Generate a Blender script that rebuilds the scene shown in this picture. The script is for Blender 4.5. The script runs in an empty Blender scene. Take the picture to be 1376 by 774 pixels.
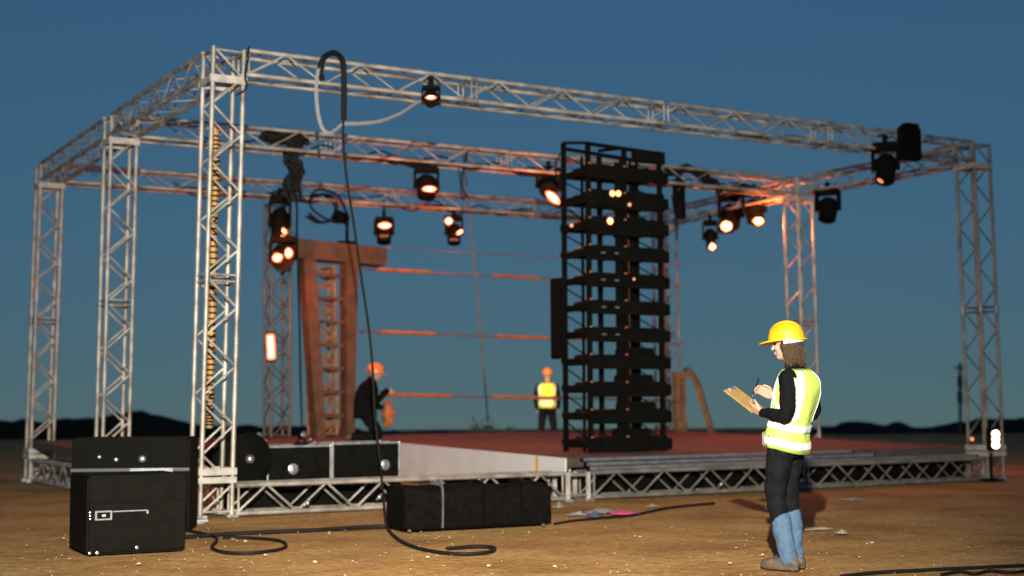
import bpy, bmesh, math, random
from mathutils import Vector, Matrix, noise
random.seed(7)
SC = bpy.context.scene
COL = SC.collection
R = math.radians

# ------------------------------------------------------------------ camera
F_PX, PITCH, ROLL, YAW = 1888.136, 0.08152, -0.00604, 0.52849
CAM = Vector((-4.74128, -14.65009, 1.19911))
FW = Vector((math.sin(YAW)*math.cos(PITCH), math.cos(YAW)*math.cos(PITCH), math.sin(PITCH)))
_r = Vector((math.cos(YAW), -math.sin(YAW), 0)); _u = _r.cross(FW)
RT = _r*math.cos(ROLL) + _u*math.sin(ROLL); UP = -_r*math.sin(ROLL) + _u*math.cos(ROLL)
cd = bpy.data.cameras.new('camera'); cam = bpy.data.objects.new('camera', cd); COL.objects.link(cam)
cd.sensor_width = 36; cd.lens = F_PX/1376*36; cd.clip_start = .05; cd.clip_end = 3000
cam.matrix_world = Matrix(((RT.x, UP.x, -FW.x, CAM.x), (RT.y, UP.y, -FW.y, CAM.y), (RT.z, UP.z, -FW.z, CAM.z), (0, 0, 0, 1)))
cd.dof.use_dof = True; cd.dof.focus_distance = 10.2; cd.dof.aperture_fstop = 1.2
SC.camera = cam

# ------------------------------------------------------------------ sky, sun, flash stand-in, exposure
W = bpy.data.worlds.new('World'); SC.world = W; W.use_nodes = True
nt = W.node_tree; bg = nt.nodes['Background']
sky = nt.nodes.new('ShaderNodeTexSky'); sky.sky_type = 'NISHITA'; sky.sun_disc = False
SUN_EL, SUN_ROT = R(2), R(210)
sky.sun_elevation = SUN_EL; sky.sun_rotation = SUN_ROT
sky.air_density = 1.0; sky.dust_density = 0.0; sky.ozone_density = 3.8
tc = nt.nodes.new('ShaderNodeTexCoord'); sx = nt.nodes.new('ShaderNodeSeparateXYZ'); cx = nt.nodes.new('ShaderNodeCombineXYZ')
ma = nt.nodes.new('ShaderNodeMath'); ma.operation = 'MULTIPLY_ADD'; ma.inputs[1].default_value = .5; ma.inputs[2].default_value = .1
mx = nt.nodes.new('ShaderNodeMath'); mx.operation = 'MAXIMUM'; mx.inputs[1].default_value = 0.06
nt.links.new(sx.outputs[2], ma.inputs[0])
nt.links.new(tc.outputs['Generated'], sx.inputs[0])
nt.links.new(sx.outputs[0], cx.inputs[0]); nt.links.new(sx.outputs[1], cx.inputs[1])
nt.links.new(ma.outputs[0], mx.inputs[0]); nt.links.new(mx.outputs[0], cx.inputs[2])
nt.links.new(cx.outputs[0], sky.inputs[0])
nt.links.new(sky.outputs[0], bg.inputs[0]); bg.inputs[1].default_value = 0.122
sd = bpy.data.lights.new('sun', 'SUN'); so = bpy.data.objects.new('sun', sd); COL.objects.link(so)
sd.energy = 0.02; sd.angle = R(10); sd.color = (1, .85, .7)
so.rotation_euler = (R(90)-SUN_EL, 0, math.pi - SUN_ROT)
# added unseen lamp raised above the camera, in place of the photographer's flashgun
fd = bpy.data.lights.new('flash_stand_in', 'SPOT'); fo = bpy.data.objects.new('flash_stand_in', fd); COL.objects.link(fo)
fd.energy = 20500; fd.color = (1, .93, .82); fd.spot_size = R(58); fd.spot_blend = 1.0; fd.shadow_soft_size = .04
fo.location = CAM - RT*.05 + Vector((0, 0, 2.0))
fo.rotation_euler = (FW - UP*.20 - RT*.045).to_track_quat('-Z', 'Y').to_euler()
SC.view_settings.view_transform = 'Standard'; SC.view_settings.look = 'None'
SC.view_settings.exposure = 0; SC.view_settings.gamma = 1
SC.render.engine = 'CYCLES'; SC.cycles.use_denoising = True
SC.cycles.max_bounces = 5; SC.cycles.sample_clamp_indirect = 4

def ray(x, y): return FW + RT*((x-688)/F_PX) - UP*((y-387)/F_PX)
def onz(x, y, z): d = ray(x, y); return CAM + d*((z-CAM.z)/d.z)
def ony(x, y, Y): d = ray(x, y); return CAM + d*((Y-CAM.y)/d.y)
def onx(x, y, X): d = ray(x, y); return CAM + d*((X-CAM.x)/d.x)
def atd(x, y, D): return CAM + ray(x, y)*D

# ------------------------------------------------------------------ materials
MATS = {}
def mat(name, col, rough=.6, metal=0., var=.15, scale=6., bump=0., bscale=None, emit=None, estr=0., spec=.5, col2=None):
    if name in MATS: return MATS[name]
    m = bpy.data.materials.new(name); m.use_nodes = True; n = m.node_tree; b = n.nodes['Principled BSDF']
    b.inputs['Roughness'].default_value = rough; b.inputs['Metallic'].default_value = metal
    b.inputs['Specular IOR Level'].default_value = spec
    co = n.nodes.new('ShaderNodeTexCoord'); ns = n.nodes.new('ShaderNodeTexNoise')
    geo = n.nodes.new('ShaderNodeNewGeometry')
    ns.inputs['Scale'].default_value = scale; ns.inputs['Detail'].default_value = 6
    n.links.new(geo.outputs['Position'], ns.inputs['Vector'])
    rp = n.nodes.new('ShaderNodeValToRGB'); c = list(col)
    lo = [v*(1-var) for v in c]; hi = [min(1, v*(1+var)) for v in c]
    if col2: hi = list(col2)
    rp.color_ramp.elements[0].position = .3; rp.color_ramp.elements[1].position = .7
    rp.color_ramp.elements[0].color = (*lo, 1); rp.color_ramp.elements[1].color = (*hi, 1)
    n.links.new(ns.outputs[0], rp.inputs[0]); n.links.new(rp.outputs[0], b.inputs['Base Color'])
    mr = n.nodes.new('ShaderNodeMapRange'); mr.inputs[3].default_value = max(.05, rough-.12); mr.inputs[4].default_value = min(1, rough+.12)
    n.links.new(ns.outputs[0], mr.inputs[0]); n.links.new(mr.outputs[0], b.inputs['Roughness'])
    if bump:
        n2 = n.nodes.new('ShaderNodeTexNoise'); n2.inputs['Scale'].default_value = bscale or scale*6; n2.inputs['Detail'].default_value = 5
        n.links.new(geo.outputs['Position'], n2.inputs['Vector'])
        bp = n.nodes.new('ShaderNodeBump'); bp.inputs['Strength'].default_value = bump; bp.inputs['Distance'].default_value = .02
        n.links.new(n2.outputs[0], bp.inputs['Height']); n.links.new(bp.outputs[0], b.inputs['Normal'])
    if emit:
        b.inputs['Emission Color'].default_value = (*emit, 1); b.inputs['Emission Strength'].default_value = estr
    MATS[name] = m; return m
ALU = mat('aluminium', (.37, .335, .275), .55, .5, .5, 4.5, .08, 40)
ALUD = mat('shaded_aluminium', (.20, .18, .15), .6, .4, .45, 4.5, .08, 40)  # darker copy of the aluminium; light falloff is put into its colour
ALU2 = mat('plate_aluminium', (.42, .385, .33), .6, .15, .35, 8, .05, 60)
BLK = mat('black_paint', (.004, .0037, .0025), .75, 0, .3, 8, spec=.06)
BLKG = mat('black_case_laminate', (.004, .0037, .0025), .65, 0, .4, 10, spec=.06)
BLKC = mat('black_cloth', (.004, .0037, .003), .95, 0, .4, 14, .3, 30, spec=.05)
RUB = mat('black_rubber', (.009, .008, .007), .7, 0, .3, 20, spec=.15)
SIL = mat('bright_metal', (.75, .73, .7), .28, .9, .15, 12)
STL = mat('case_edging', (.55, .55, .53), .35, .8, .25, 12)
RUST = mat('rusty_steel', (.095, .042, .018), .7, .1, .4, 5, .3, 40)
ORP = mat('orange_sleeve', (.42, .115, .025), .6, 0, .25, 9)
WIRE = mat('rusty_wire', (.20, .085, .04), .6, .1, .4, 12)
WHT = mat('white_panel', (.62, .61, .57), .6, 0, .06, 3, .05, 30)
YTAPE = mat('yellow_tape', (.6, .42, .12), .6, 0, .15, 20)
CARP = mat('red_brown_carpet', (.15, .052, .022), .95, 0, .35, 5, .5, 120)
DECKS = mat('deck_plywood', (.06, .045, .035), .8, 0, .3, 6, .2)
PLATE = mat('dull_label_plate', (.05, .05, .05), .6)
GREY = mat('grey_rail', (.20, .21, .22), .45, .5, .25, 7, .1)
STRAP = mat('grey_webbing', (.26, .25, .235), .7, 0, .15, 30)
AMB = mat('amber_hose', (.42, .22, .04), .5, 0, .25, 10)
TIM = mat('weathered_timber', (.17, .105, .05), .8, 0, .35, 7, .3, 50)
SKIN = mat('skin', (.44, .245, .165), .55, 0, .08, 20)
HAIR = mat('brown_hair', (.06, .032, .014), .55, 0, .6, 90, 1., 160)
HELY = mat('yellow_helmet_plastic', (.62, .33, .006), .42, 0, .16, 16, .12, 60)
HELO = mat('orange_helmet_plastic', (.85, .22, .03), .3, 0, .03, 10)
VEST = mat('fluorescent_vest', (.46, .64, .11), .75, 0, .10, 7, .5, 24)
VESTY = mat('yellow_vest', (.80, .78, .05), .75, 0, .06, 10)
SEAM = mat('vest_binding', (.22, .30, .05), .8)
TAPE = mat('reflective_tape', (.78, .78, .75), .45, 0, .12, 12)
TROU = mat('black_trousers', (.0045, .005, .0065), .85, 0, .35, 15, .4, 30, spec=.12)
SHIRT = mat('black_knit', (.004, .004, .0045), .9, 0, .3, 15, .3, 60, spec=.08)
DENIM = mat('blue_denim', (.05, .10, .16), .85, 0, .14, 40, .4, 90)
BOOT = mat('brown_boot_leather', (.075, .05, .03), .7, 0, .35, 15, .3, 60)
CLIP = mat('tan_clipboard', (.30, .18, .055), .7, 0, .15, 15)
PINK = mat('pink_rag', (.55, .06, .20), .8, 0, .15, 20)
LITW = mat('pale_litter', (.27, .24, .20), .7, 0, .2, 30)
LITB = mat('blue_litter', (.07, .09, .12), .6, 0, .2, 30)
STONE = mat('pale_stone', (.42, .31, .21), .85, 0, .3, 40)
HOT = mat('lamp_glow_orange', (.9, .5, .3), .4, emit=(1, .40, .20), estr=8)
HOTW = mat('lamp_glow_warm_white', (.9, .8, .6), .4, emit=(1, .70, .42), estr=6)
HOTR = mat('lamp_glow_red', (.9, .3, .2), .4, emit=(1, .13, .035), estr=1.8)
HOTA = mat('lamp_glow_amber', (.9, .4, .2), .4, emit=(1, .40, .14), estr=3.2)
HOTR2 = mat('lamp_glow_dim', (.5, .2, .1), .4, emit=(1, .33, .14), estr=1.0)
PLANT = mat('dry_weed', (.05, .055, .025), .8, 0, .4, 20)
POLE = mat('dark_timber', (.035, .03, .025), .8, 0, .3, 10)

# ------------------------------------------------------------------ object helpers
def thing(name, label, cat, loc=(0, 0, 0), group=None):
    o = bpy.data.objects.new(name, None); COL.objects.link(o); o.location = loc
    o.empty_display_size = .1; return tag(o, label, cat, group)
def tag(o, label, cat, group=None):
    o['label'] = label; o['category'] = cat
    if group: o['group'] = group
    return o
def link(name, me, m, parent=None, M=None):
    o = bpy.data.objects.new(name, me); COL.objects.link(o)
    if m and not me.materials: me.materials.append(m)
    if M is None: M = Matrix()
    if parent:
        o.parent = parent; T = Vector((0, 0, 0)); p = parent; ms = []
        while p: ms.append(p); p = p.parent
        PW = Matrix()
        for q in reversed(ms): PW = PW @ q.matrix_basis
        M = PW.inverted() @ M
    o.matrix_basis = M
    return o
def mesh_from(name, bm, smooth=False, ang=None):
    bmesh.ops.recalc_face_normals(bm, faces=bm.faces)
    me = bpy.data.meshes.new(name); bm.to_mesh(me); bm.free()
    if smooth:
        for p in me.polygons: p.use_smooth = True
        if ang: 
            try: me.set_sharp_from_angle(angle=R(ang))
            except Exception: pass
    return me
CACHE = {}
def unit_cyl(m, seg):
    k = ('cyl', m.name, seg)
    if k not in CACHE:
        bm = bmesh.new(); bmesh.ops.create_cone(bm, cap_ends=True, segments=seg, radius1=1, radius2=1, depth=1)
        me = mesh_from('tube', bm, True, 40); me.materials.append(m); CACHE[k] = me
    return CACHE[k]
def axis_mat(a, b):
    a = Vector(a); b = Vector(b); d = b-a; q = d.to_track_quat('Z', 'Y')
    return Matrix.Translation((a+b)/2) @ q.to_matrix().to_4x4(), d.length
def tube(name, a, b, r, m, parent, seg=10):
    M, L = axis_mat(a, b)
    return link(name, unit_cyl(m, seg), None, parent, M @ Matrix.Diagonal((r, r, L, 1)))
def unit_box(m, bev=.04):
    k = ('box', m.name, bev)
    if k not in CACHE:
        bm = bmesh.new(); bmesh.ops.create_cube(bm, size=1)
        me = mesh_from('box', bm); me.materials.append(m); CACHE[k] = me
    return CACHE[k]
def box(name, c, size, m, parent=None, rot=None, bev=.008):
    bm = bmesh.new(); bmesh.ops.create_cube(bm, size=1)
    bmesh.ops.scale(bm, vec=size, verts=bm.verts)
    if bev: bmesh.ops.bevel(bm, geom=bm.edges, offset=min(bev, min(size)*.3), segments=2, affect='EDGES')
    me = mesh_from(name, bm, True, 35)
    M = Matrix.Translation(c) @ (rot if rot is not None else Matrix())
    return link(name, me, m, parent, M)
def bar(name, a, b, wx, wy, m, parent, up=(0, 0, 1), bev=.004):
    """rectangular bar from a to b; wx across, wy along 'up'"""
    a = Vector(a); b = Vector(b); z = (b-a).normalized(); u = Vector(up); u = (u - z*u.dot(z)).normalized(); x = u.cross(z)
    rot = Matrix((x, u, z)).transposed().to_4x4()
    return box(name, (a+b)/2, (wx, wy, (b-a).length), m, parent, rot, bev)
def catmull(pts, n=8):
    P = [Vector(p) for p in pts]; P = [P[0]*2-P[1]] + P + [P[-1]*2-P[-2]]; out = []
    for i in range(1, len(P)-2):
        for k in range(n):
            t = k/n; a, b, c, d = P[i-1:i+3]
            out.append(.5*((2*b) + (c-a)*t + (2*a-5*b+4*c-d)*t*t + (3*b-a-3*c+d)*t*t*t))
    out.append(P[-2]); return out
def sweep(bm, pts, rad, seg=8, rx=1., ry=1.):
    pts = [Vector(p) for p in pts]; n = len(pts)
    ref = Vector((0, 0, 1)) if abs((pts[1]-pts[0]).normalized().z) < .9 else Vector((1, 0, 0))
    rings = []
    for i, p in enumerate(pts):
        t = (pts[min(i+1, n-1)]-pts[max(i-1, 0)]).normalized()
        ref = (ref - t*ref.dot(t))
        if ref.length < 1e-4: ref = t.orthogonal()
        ref.normalize(); s = t.cross(ref); rr = rad[i] if isinstance(rad, (list, tuple)) else rad
        rings.append([bm.verts.new(p + ref*(rr*rx*math.cos(2*math.pi*k/seg)) + s*(rr*ry*math.sin(2*math.pi*k/seg))) for k in range(seg)])
    for i in range(n-1):
        for k in range(seg):
            bm.faces.new((rings[i][k], rings[i][(k+1) % seg], rings[i+1][(k+1) % seg], rings[i+1][k]))
    bm.faces.new(rings[0][::-1]); bm.faces.new(rings[-1])
def cable(name, pts, r, m, parent=None, seg=8, n=8, rx=1., ry=1.):
    bm = bmesh.new(); sweep(bm, catmull(pts, n), r, seg, rx, ry)
    return link(name, mesh_from(name, bm, True, 50), m, parent)
def lathe(name, prof, m, parent=None, M=None, seg=20, smooth=40):
    bm = bmesh.new(); rings = []
    for z, r in prof:
        rings.append([bm.verts.new((max(r, 1e-4)*math.cos(2*math.pi*k/seg), max(r, 1e-4)*math.sin(2*math.pi*k/seg), z)) for k in range(seg)])
    for i in range(len(rings)-1):
        for k in range(seg): bm.faces.new((rings[i][k], rings[i][(k+1) % seg], rings[i+1][(k+1) % seg], rings[i+1][k]))
    bm.faces.new(rings[0][::-1]); bm.faces.new(rings[-1])
    return link(name, mesh_from(name, bm, True, smooth), m, parent, M)
def prism(name, poly, vec, m, parent=None, bev=0):
    bm = bmesh.new(); a = [bm.verts.new(p) for p in poly]; b = [bm.verts.new(Vector(p)+Vector(vec)) for p in poly]
    bm.faces.new(a[::-1]); bm.faces.new(b); n = len(a)
    for i in range(n): bm.faces.new((a[i], a[(i+1) % n], b[(i+1) % n], b[i]))
    if bev: bmesh.ops.bevel(bm, geom=bm.edges, offset=bev, segments=2, affect='EDGES')
    return link(name, mesh_from(name, bm, bool(bev), 35), m, parent)
def structure(o): o['kind'] = 'structure'; return o

# ------------------------------------------------------------------ ground, berm
def fall(d): return 0 if d < 62 else -(d-62)*.045
def gz(x, y):
    d = math.hypot(x-CAM.x, y-CAM.y)
    z = (noise.noise((x*.35, y*.35, 1.3))*.012 + noise.noise((x*1.3, y*1.3, 4))*.008) if d > 3 else 0
    if d > 30: z += (d-30)*.004*min(1, 32/d)
    return z + fall(d)
bm = bmesh.new(); rr = [0.0]; r = .6
while r < 420: rr.append(r); r *= 1.035 if r > 4 else 1.12
rr.append(420); NS = 240; prev = None
c0 = bm.verts.new((CAM.x, CAM.y, 0))
for r in rr[1:]:
    ring = []
    for k in range(NS):
        a = 2*math.pi*k/NS; x = CAM.x+r*math.cos(a); y = CAM.y+r*math.sin(a); ring.append(bm.verts.new((x, y, gz(x, y)-.012)))
    for k in range(NS):
        if prev is None: bm.faces.new((c0, ring[k], ring[(k+1) % NS]))
        else: bm.faces.new((prev[k], ring[k], ring[(k+1) % NS], prev[(k+1) % NS]))
    prev = ring
DIRT = bpy.data.materials.new('dirt'); DIRT.use_nodes = True; n = DIRT.node_tree; b = n.nodes['Principled BSDF']
b.inputs['Roughness'].default_value = .95; b.inputs['Specular IOR Level'].default_value = .15
geo = n.nodes.new('ShaderNodeNewGeometry')
def nz(s, d=8): 
    t = n.nodes.new('ShaderNodeTexNoise'); t.inputs['Scale'].default_value = s; t.inputs['Detail'].default_value = d; n.links.new(geo.outputs['Position'], t.inputs['Vector']); return t
def ramp(src, stops):
    rp = n.nodes.new('ShaderNodeValToRGB'); e = rp.color_ramp.elements
    while len(e) < len(stops): e.new(.5)
    for i, (p, c) in enumerate(stops): e[i].position = p; e[i].color = (*c, 1)
    n.links.new(src, rp.inputs[0]); return rp
r1 = ramp(nz(.9).outputs[0], [(.3, (.30, .155, .045)), (.5, (.44, .24, .075)), (.7, (.52, .31, .115))])
r2 = ramp(nz(14).outputs[0], [(.3, (.72, .68, .62)), (.55, (1, 1, 1)), (.75, (1.15, 1.15, 1.15))])
mm = n.nodes.new('ShaderNodeMix'); mm.data_type = 'RGBA'; mm.blend_type = 'MULTIPLY'; mm.inputs[0].default_value = 1
n.links.new(r1.outputs[0], mm.inputs[6]); n.links.new(r2.outputs[0], mm.inputs[7])
n.links.new(mm.outputs[2], b.inputs['Base Color'])
ad = n.nodes.new('ShaderNodeMath'); ad.operation = 'ADD'
n.links.new(nz(7).outputs[0], ad.inputs[0]); n.links.new(nz(45).outputs[0], ad.inputs[1])
bp = n.nodes.new('ShaderNodeBump'); bp.inputs['Strength'].default_value = .9; bp.inputs['Distance'].default_value = .035
ad2 = n.nodes.new('ShaderNodeMath'); ad2.operation = 'MULTIPLY_ADD'; ad2.inputs[1].default_value = 2.6
n.links.new(nz(2.3).outputs[0], ad2.inputs[0]); n.links.new(ad.outputs[0], ad2.inputs[2]); n.links.new(ad2.outputs[0], bp.inputs['Height']); n.links.new(bp.outputs[0], b.inputs['Normal'])
structure(link('ground', mesh_from('ground', bm, True), DIRT))

HILL = mat('scrubby_hill', (.018, .014, .007), .95, 0, .5, 1.2, .8, 6, spec=.05)
def ridge(name, D, prof, depth, amp, seed):
    """a long low hill; prof: list of (pixel column, pixel row of its crest)"""
    bm = bmesh.new(); rows = []; N = 320; x0, x1 = prof[0][0], prof[-1][0]; K = 9
    for i in range(N+1):
        x = x0+(x1-x0)*i/N
        for (xa, ya), (xb, yb) in zip(prof, prof[1:]):
            if xa <= x <= xb: t = (x-xa)/(xb-xa); t = t*t*(3-2*t); y = ya+(yb-ya)*t
        col = []
        for k in range(K+1):
            t = k/K; Dk = D-depth*.5+depth*t
            P = atd(x, 541, Dk); crest = atd(x, y, D).z
            g = gz(P.x, P.y)-.25; h = math.sin(math.pi*t)**.7
            nn = noise.noise((P.x*.9, P.y*.9, seed))*amp + abs(noise.noise((P.x*3.1, P.y*3.1, seed+3)))*amp*.6
            col.append(bm.verts.new((P.x, P.y, g+(crest-g+nn)*h)))
        rows.append(col)
    for i in range(N):
        for k in range(K): bm.faces.new((rows[i][k], rows[i+1][k], rows[i+1][k+1], rows[i][k+1]))
    return structure(link(name, mesh_from(name, bm, True), HILL))
ridge('hill', 52, [(-900, 572), (-300, 566), (-60, 566), (60, 567), (130, 560), (190, 556), (270, 570), (340, 574), (600, 584), (850, 588), (1000, 586),
                   (1090, 577), (1150, 569), (1200, 574), (1240, 575), (1330, 567), (1400, 564), (1700, 566), (2300, 570)], 9, .26, 2.2)

# ------------------------------------------------------------------ trusses
def truss(name, label, cat, P0, P1, side, w, h, pitch=.31, group=None, rc=.0262, rb=.0125, ring=2.4, faces=(0, 1, 2, 3), ends=True, m=None, phase=0):
    """four-chord lattice truss along P0>P1; 'side' is the width direction (w), the other direction takes h. P0,P1 = centre line"""
    m = m or ALU
    P0 = Vector(P0); P1 = Vector(P1); t = (P1-P0); L = t.length; t.normalize()
    s = Vector(side); s = (s-t*s.dot(t)).normalized(); u = t.cross(s)
    if u.z < -.5: u = -u
    th = thing(name, label, cat, P0, group)
    cor = [s*(-w/2)+u*(-h/2), s*(w/2)+u*(-h/2), s*(w/2)+u*(h/2), s*(-w/2)+u*(h/2)]
    for c in cor: tube('chord', P0+c, P1+c, rc, m, th)
    nb = max(2, round(L/pitch)); dl = L/nb
    for fi in faces:
        a, b = cor[fi], cor[(fi+1) % 4]
        for i in range(nb):
            A = P0+t*(dl*i); B = P0+t*(dl*(i+1)); f = (i+phase+(1 if fi >= 2 else 0)) % 2
            p, q = (A+a, B+b) if f == 0 else (A+b, B+a)
            d = (q-p).normalized()*rc*.5
            tube('brace', p+d, q-d, rb, m, th, 7)
    if ends:
        pos = [0.03, L-.03]; k = int(L//ring)
        for i in range(1, k): pos += [L*i/k-.035, L*i/k+.035]
        for z in pos:
            for i in range(4):
                a, b = cor[i], cor[(i+1) % 4]; tube('spreader', P0+t*z+a, P0+t*z+b, rb*1.05, m, th, 7)
        for i in range(1, k):
            for c in cor: tube('coupler', P0+t*(L*i/k-.05)+c, P0+t*(L*i/k+.05)+c, rc*1.35, GREY, th)
    return th
WT = .345; HB = .27; HT = 5.10; DW = 12.30
YR = (0., 4.15, 8.55)     # near chords of the three rows
# column: (base near-left chord, top near-left chord)
COLS = {
 'FL': ((-.03, 0), (.06, 0)), 'ML': ((-.03, YR[1]), (.02, YR[1])), 'BL': ((-.05, YR[2]), (.02, YR[2])),
 'FR': ((DW-WT+.05, 0), (DW-WT-.03, 0)), 'MR': ((DW-WT+.02, 3.95), (DW-WT-.02, 3.95)), 'BR': ((DW-WT+.32, 8.35), (DW-WT+.30, 8.35))}
CLAB = {
 'FL': 'bright aluminium truss column at the stage corner between the big black trunk and the drum',
 'ML': 'aluminium truss column halfway along the stage side, rising behind the black cases',
 'BL': 'aluminium truss column at the rear stage corner where no lamps hang, above the reddish deck end',
 'FR': 'aluminium truss column with three stacked white lamps at its foot',
 'MR': 'truss column washed in orange light, standing behind the worker with the clipboard',
 'BR': 'rear truss column standing between the black rack tower and the leaning timber'}
def dz(y): return .49+.018*y
ZP = .36
for k, ((bx, by), (tx, ty)) in COLS.items():
    zt = HT-HB+.0
    h = WT/2; b0 = Vector((bx+h, by+h, .03)); t0 = Vector((tx+h, ty+h, zt+HB))
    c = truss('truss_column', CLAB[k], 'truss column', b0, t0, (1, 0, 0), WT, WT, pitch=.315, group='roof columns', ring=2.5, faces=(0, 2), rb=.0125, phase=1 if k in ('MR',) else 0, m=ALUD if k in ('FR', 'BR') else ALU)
    ax = (t0-b0).normalized()
    for zz, hh, e in ((.395, .065, .012), (.485, .075, .02), (HT-HB-.085, .085, .012)):
        P = b0+ax*((zz-.03)/ax.z)
        for sx_, sy_ in ((0, -1), (0, 1), (-1, 0), (1, 0)):
            d = Vector((sx_, sy_, 0))*(h+.028)
            sz = (WT+.075, e, hh) if sx_ == 0 else (e, WT+.075-.03, hh)
            box('corner_plate', P+d, sz, ALU2, c, bev=.003)
    for i in (-1, 1):
        for j in (-1, 1): 
            box('foot_pad', (bx+h+i*h, by+h+j*h, .012), (.12, .12, .035), STL, c, bev=.004)
def xl(k, top=True): return COLS[k][1][0]
hb2 = HB/2; zc = HT-hb2
def beam(label, A, B, side, h=HB, group='roof beams', **kw): return truss('truss_beam', label, 'truss beam', A, B, side, WT, h, group=group, **kw)
g = .03
beam('long front roof truss carrying the looped black cable and grey strap', (xl('FL')+WT+g, WT/2, zc), (xl('FR')-g, WT/2, zc), (0, 1, 0), pitch=.46, rb=.0095)
beam('roof truss crossing mid stage behind the black rack, hung with a barred lamp', (xl('ML')+WT+g, YR[1]+WT/2, zc), (xl('MR')-g, 3.95+WT/2, zc), (0, 1, 0), pitch=.46, rb=.0095)
beam('rearmost roof truss directly above the orange-sleeved cables', (xl('BL')+WT+g, YR[2]+WT/2, zc), (xl('BR')-g, 8.35+WT/2, zc), (0, 1, 0), pitch=.46, rb=.0095)
beam('dark side roof truss running from the bright corner column to the black cases column', (xl('FL')+WT/2, WT+g, zc), (xl('ML')+WT/2, YR[1]-g, zc), (1, 0, 0), pitch=.38, rb=.0095)
beam('dark side roof truss ending at the rear corner column where no lamps hang', (xl('ML')+WT/2, YR[1]+WT+g, zc), (xl('BL')+WT/2, YR[2]-g, zc), (1, 0, 0), pitch=.38, rb=.0095)
beam('orange-lit side roof truss above the three stacked white lamps', (xl('FR')+WT/2, WT+g, zc), (xl('MR')+WT/2, 3.95-g, zc), (1, 0, 0), pitch=.38, rb=.0095)
beam('side roof truss ending behind the black rack, near the three round lit lamps', (xl('MR')+WT/2, 3.95+WT+g, zc), (xl('BR')+WT/2, 8.35-g, zc), (1, 0, 0), pitch=.38, rb=.0095)
# base ring on the ground
HBASE = .30; zb = HBASE/2+.03
def base(label, A, B, side, **kw): return truss('base_truss', label, 'base truss', A, B, side, WT-.02, HBASE, group='base trusses', **kw)
base('aluminium base truss on the dirt in front of the silver-edged cases', (WT+.02, WT/2, zb), (4.55, WT/2, zb), (0, 1, 0), pitch=.36)
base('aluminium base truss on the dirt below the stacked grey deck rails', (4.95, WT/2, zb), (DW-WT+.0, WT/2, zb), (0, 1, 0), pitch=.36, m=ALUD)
base('base truss on the dirt along the stage side behind the big black trunk', (WT/2-.04, WT+.02, zb), (WT/2-.04, YR[1]-.02, zb), (1, 0, 0), pitch=.36)
base('base truss under the reddish deck end at the rear corner', (WT/2-.04, YR[1]+WT+.02, zb), (WT/2-.04, YR[2]-.02, zb), (1, 0, 0), pitch=.36)
base('base truss on the dirt along the side of the stacked white lamps', (DW-WT/2+.04, WT+.02, zb), (DW-WT/2+.04, 3.93, zb), (1, 0, 0), pitch=.36)
# joint box between the two front base trusses
j = thing('truss_joint', 'pair of white upright plates joining the two front base trusses', 'truss joint', (4.75, WT/2, 0))
for x in (4.60, 4.90):
    for y in (.02, WT-.02): box('upright', (x, y, .17), (.055, .03, .34), ALU2, j, bev=.004)
    box('foot_pad', (x, WT/2, .0), (.12, .4, .03), STL, j, bev=.004)
for z in (.06, .31):
    for y in (.02, WT-.02): tube('rail', (4.62, y, z), (4.88, y, z), .02, ALU, j)

# ------------------------------------------------------------------ deck (slightly raked)
XD = 4.80; YB = 5.35; YE = 8.62
def dprism(name, poly, zoff, th, m, parent, bev=0):
    return prism(name, [(x, y, dz(y)+zoff) for x, y in poly], (0, 0, -th), m, parent, bev)
dk = thing('stage_deck', 'low raked stage deck covered in red-brown carpet with a white side board', 'stage deck', (8.5, 4.5, 0))
dprism('platform', [(XD+.01, .42), (DW-.05, .42), (DW-.05, YE), (-.02, YE), (-.02, YB), (XD+.01, YB)], -.006, .11, DECKS, dk)
dprism('carpet', [(XD+.005, .40), (DW-.06, .40), (DW-.06, YE-.01), (-.03, YE-.01), (-.03, YB-.0), (XD+.005, YB)], 0, .006, CARP, dk)
y0 = 1.02
for a, b in ((.36, y0), (y0+.03, YB)):
    prism('side_board', [(XD-.02, a, .30 if a < 1 else .26), (XD-.02, b, .26 if a < 1 else .03), (XD-.02, b, dz(b)+.006), (XD-.02, a, dz(a)+.006)], (.022, 0, 0), WHT, dk, .002)
prism('tape_strip', [(XD-.026, y0-.03, .30), (XD-.026, y0+.05, .30), (XD-.026, y0+.05, dz(y0)+.008), (XD-.026, y0-.03, dz(y0)+.008)], (.004, 0, 0), YTAPE, dk)
for x in [XD+.2+i*1.2 for i in range(7)]:
    for y in (.6, 3., 5.8, 8.4): tube('prop_leg', (x, y, 0), (x, y, dz(y)-.1), .024, STL, dk, 8)
for x in (.3, 1.7, 3.2):
    for y in (5.6, 8.4): tube('prop_leg', (x, y, 0), (x, y, dz(y)-.1), .024, STL, dk, 8)
box('front_board', ((XD+DW)/2, .46, .20), (DW-XD-.25, .02, .34), BLK, dk)
prism('rear_board', [(-.02, YB-.02, .03), (XD-.03, YB-.02, .03), (XD-.03, YB-.02, dz(YB)-.01), (-.02, YB-.02, dz(YB)-.01)], (0, .02, 0), BLK, dk)
# stacked rails at the front edge
for i, (z, y, xa, xb) in enumerate(((.375, .12, 4.98, 11.9), (.425, .22, 5.0, 9.9), (.478, .33, 5.02, 9.6))):
    o = thing('deck_rail', ['lowest grey deck rail of the stack resting on the base truss', 'middle grey deck rail of the stack on the base truss', 'topmost grey deck rail of the stack below the carpet edge'][i], 'rail', (xa, y, z), 'stacked deck rails')
    box('channel', ((xa+xb)/2, y, z), (xb-xa, .07, .042), GREY, o, bev=.01)
    for x in (xa-.012, xb+.012): box('end_cap', (x, y, z), (.02, .066, .038), BLK, o)

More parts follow.
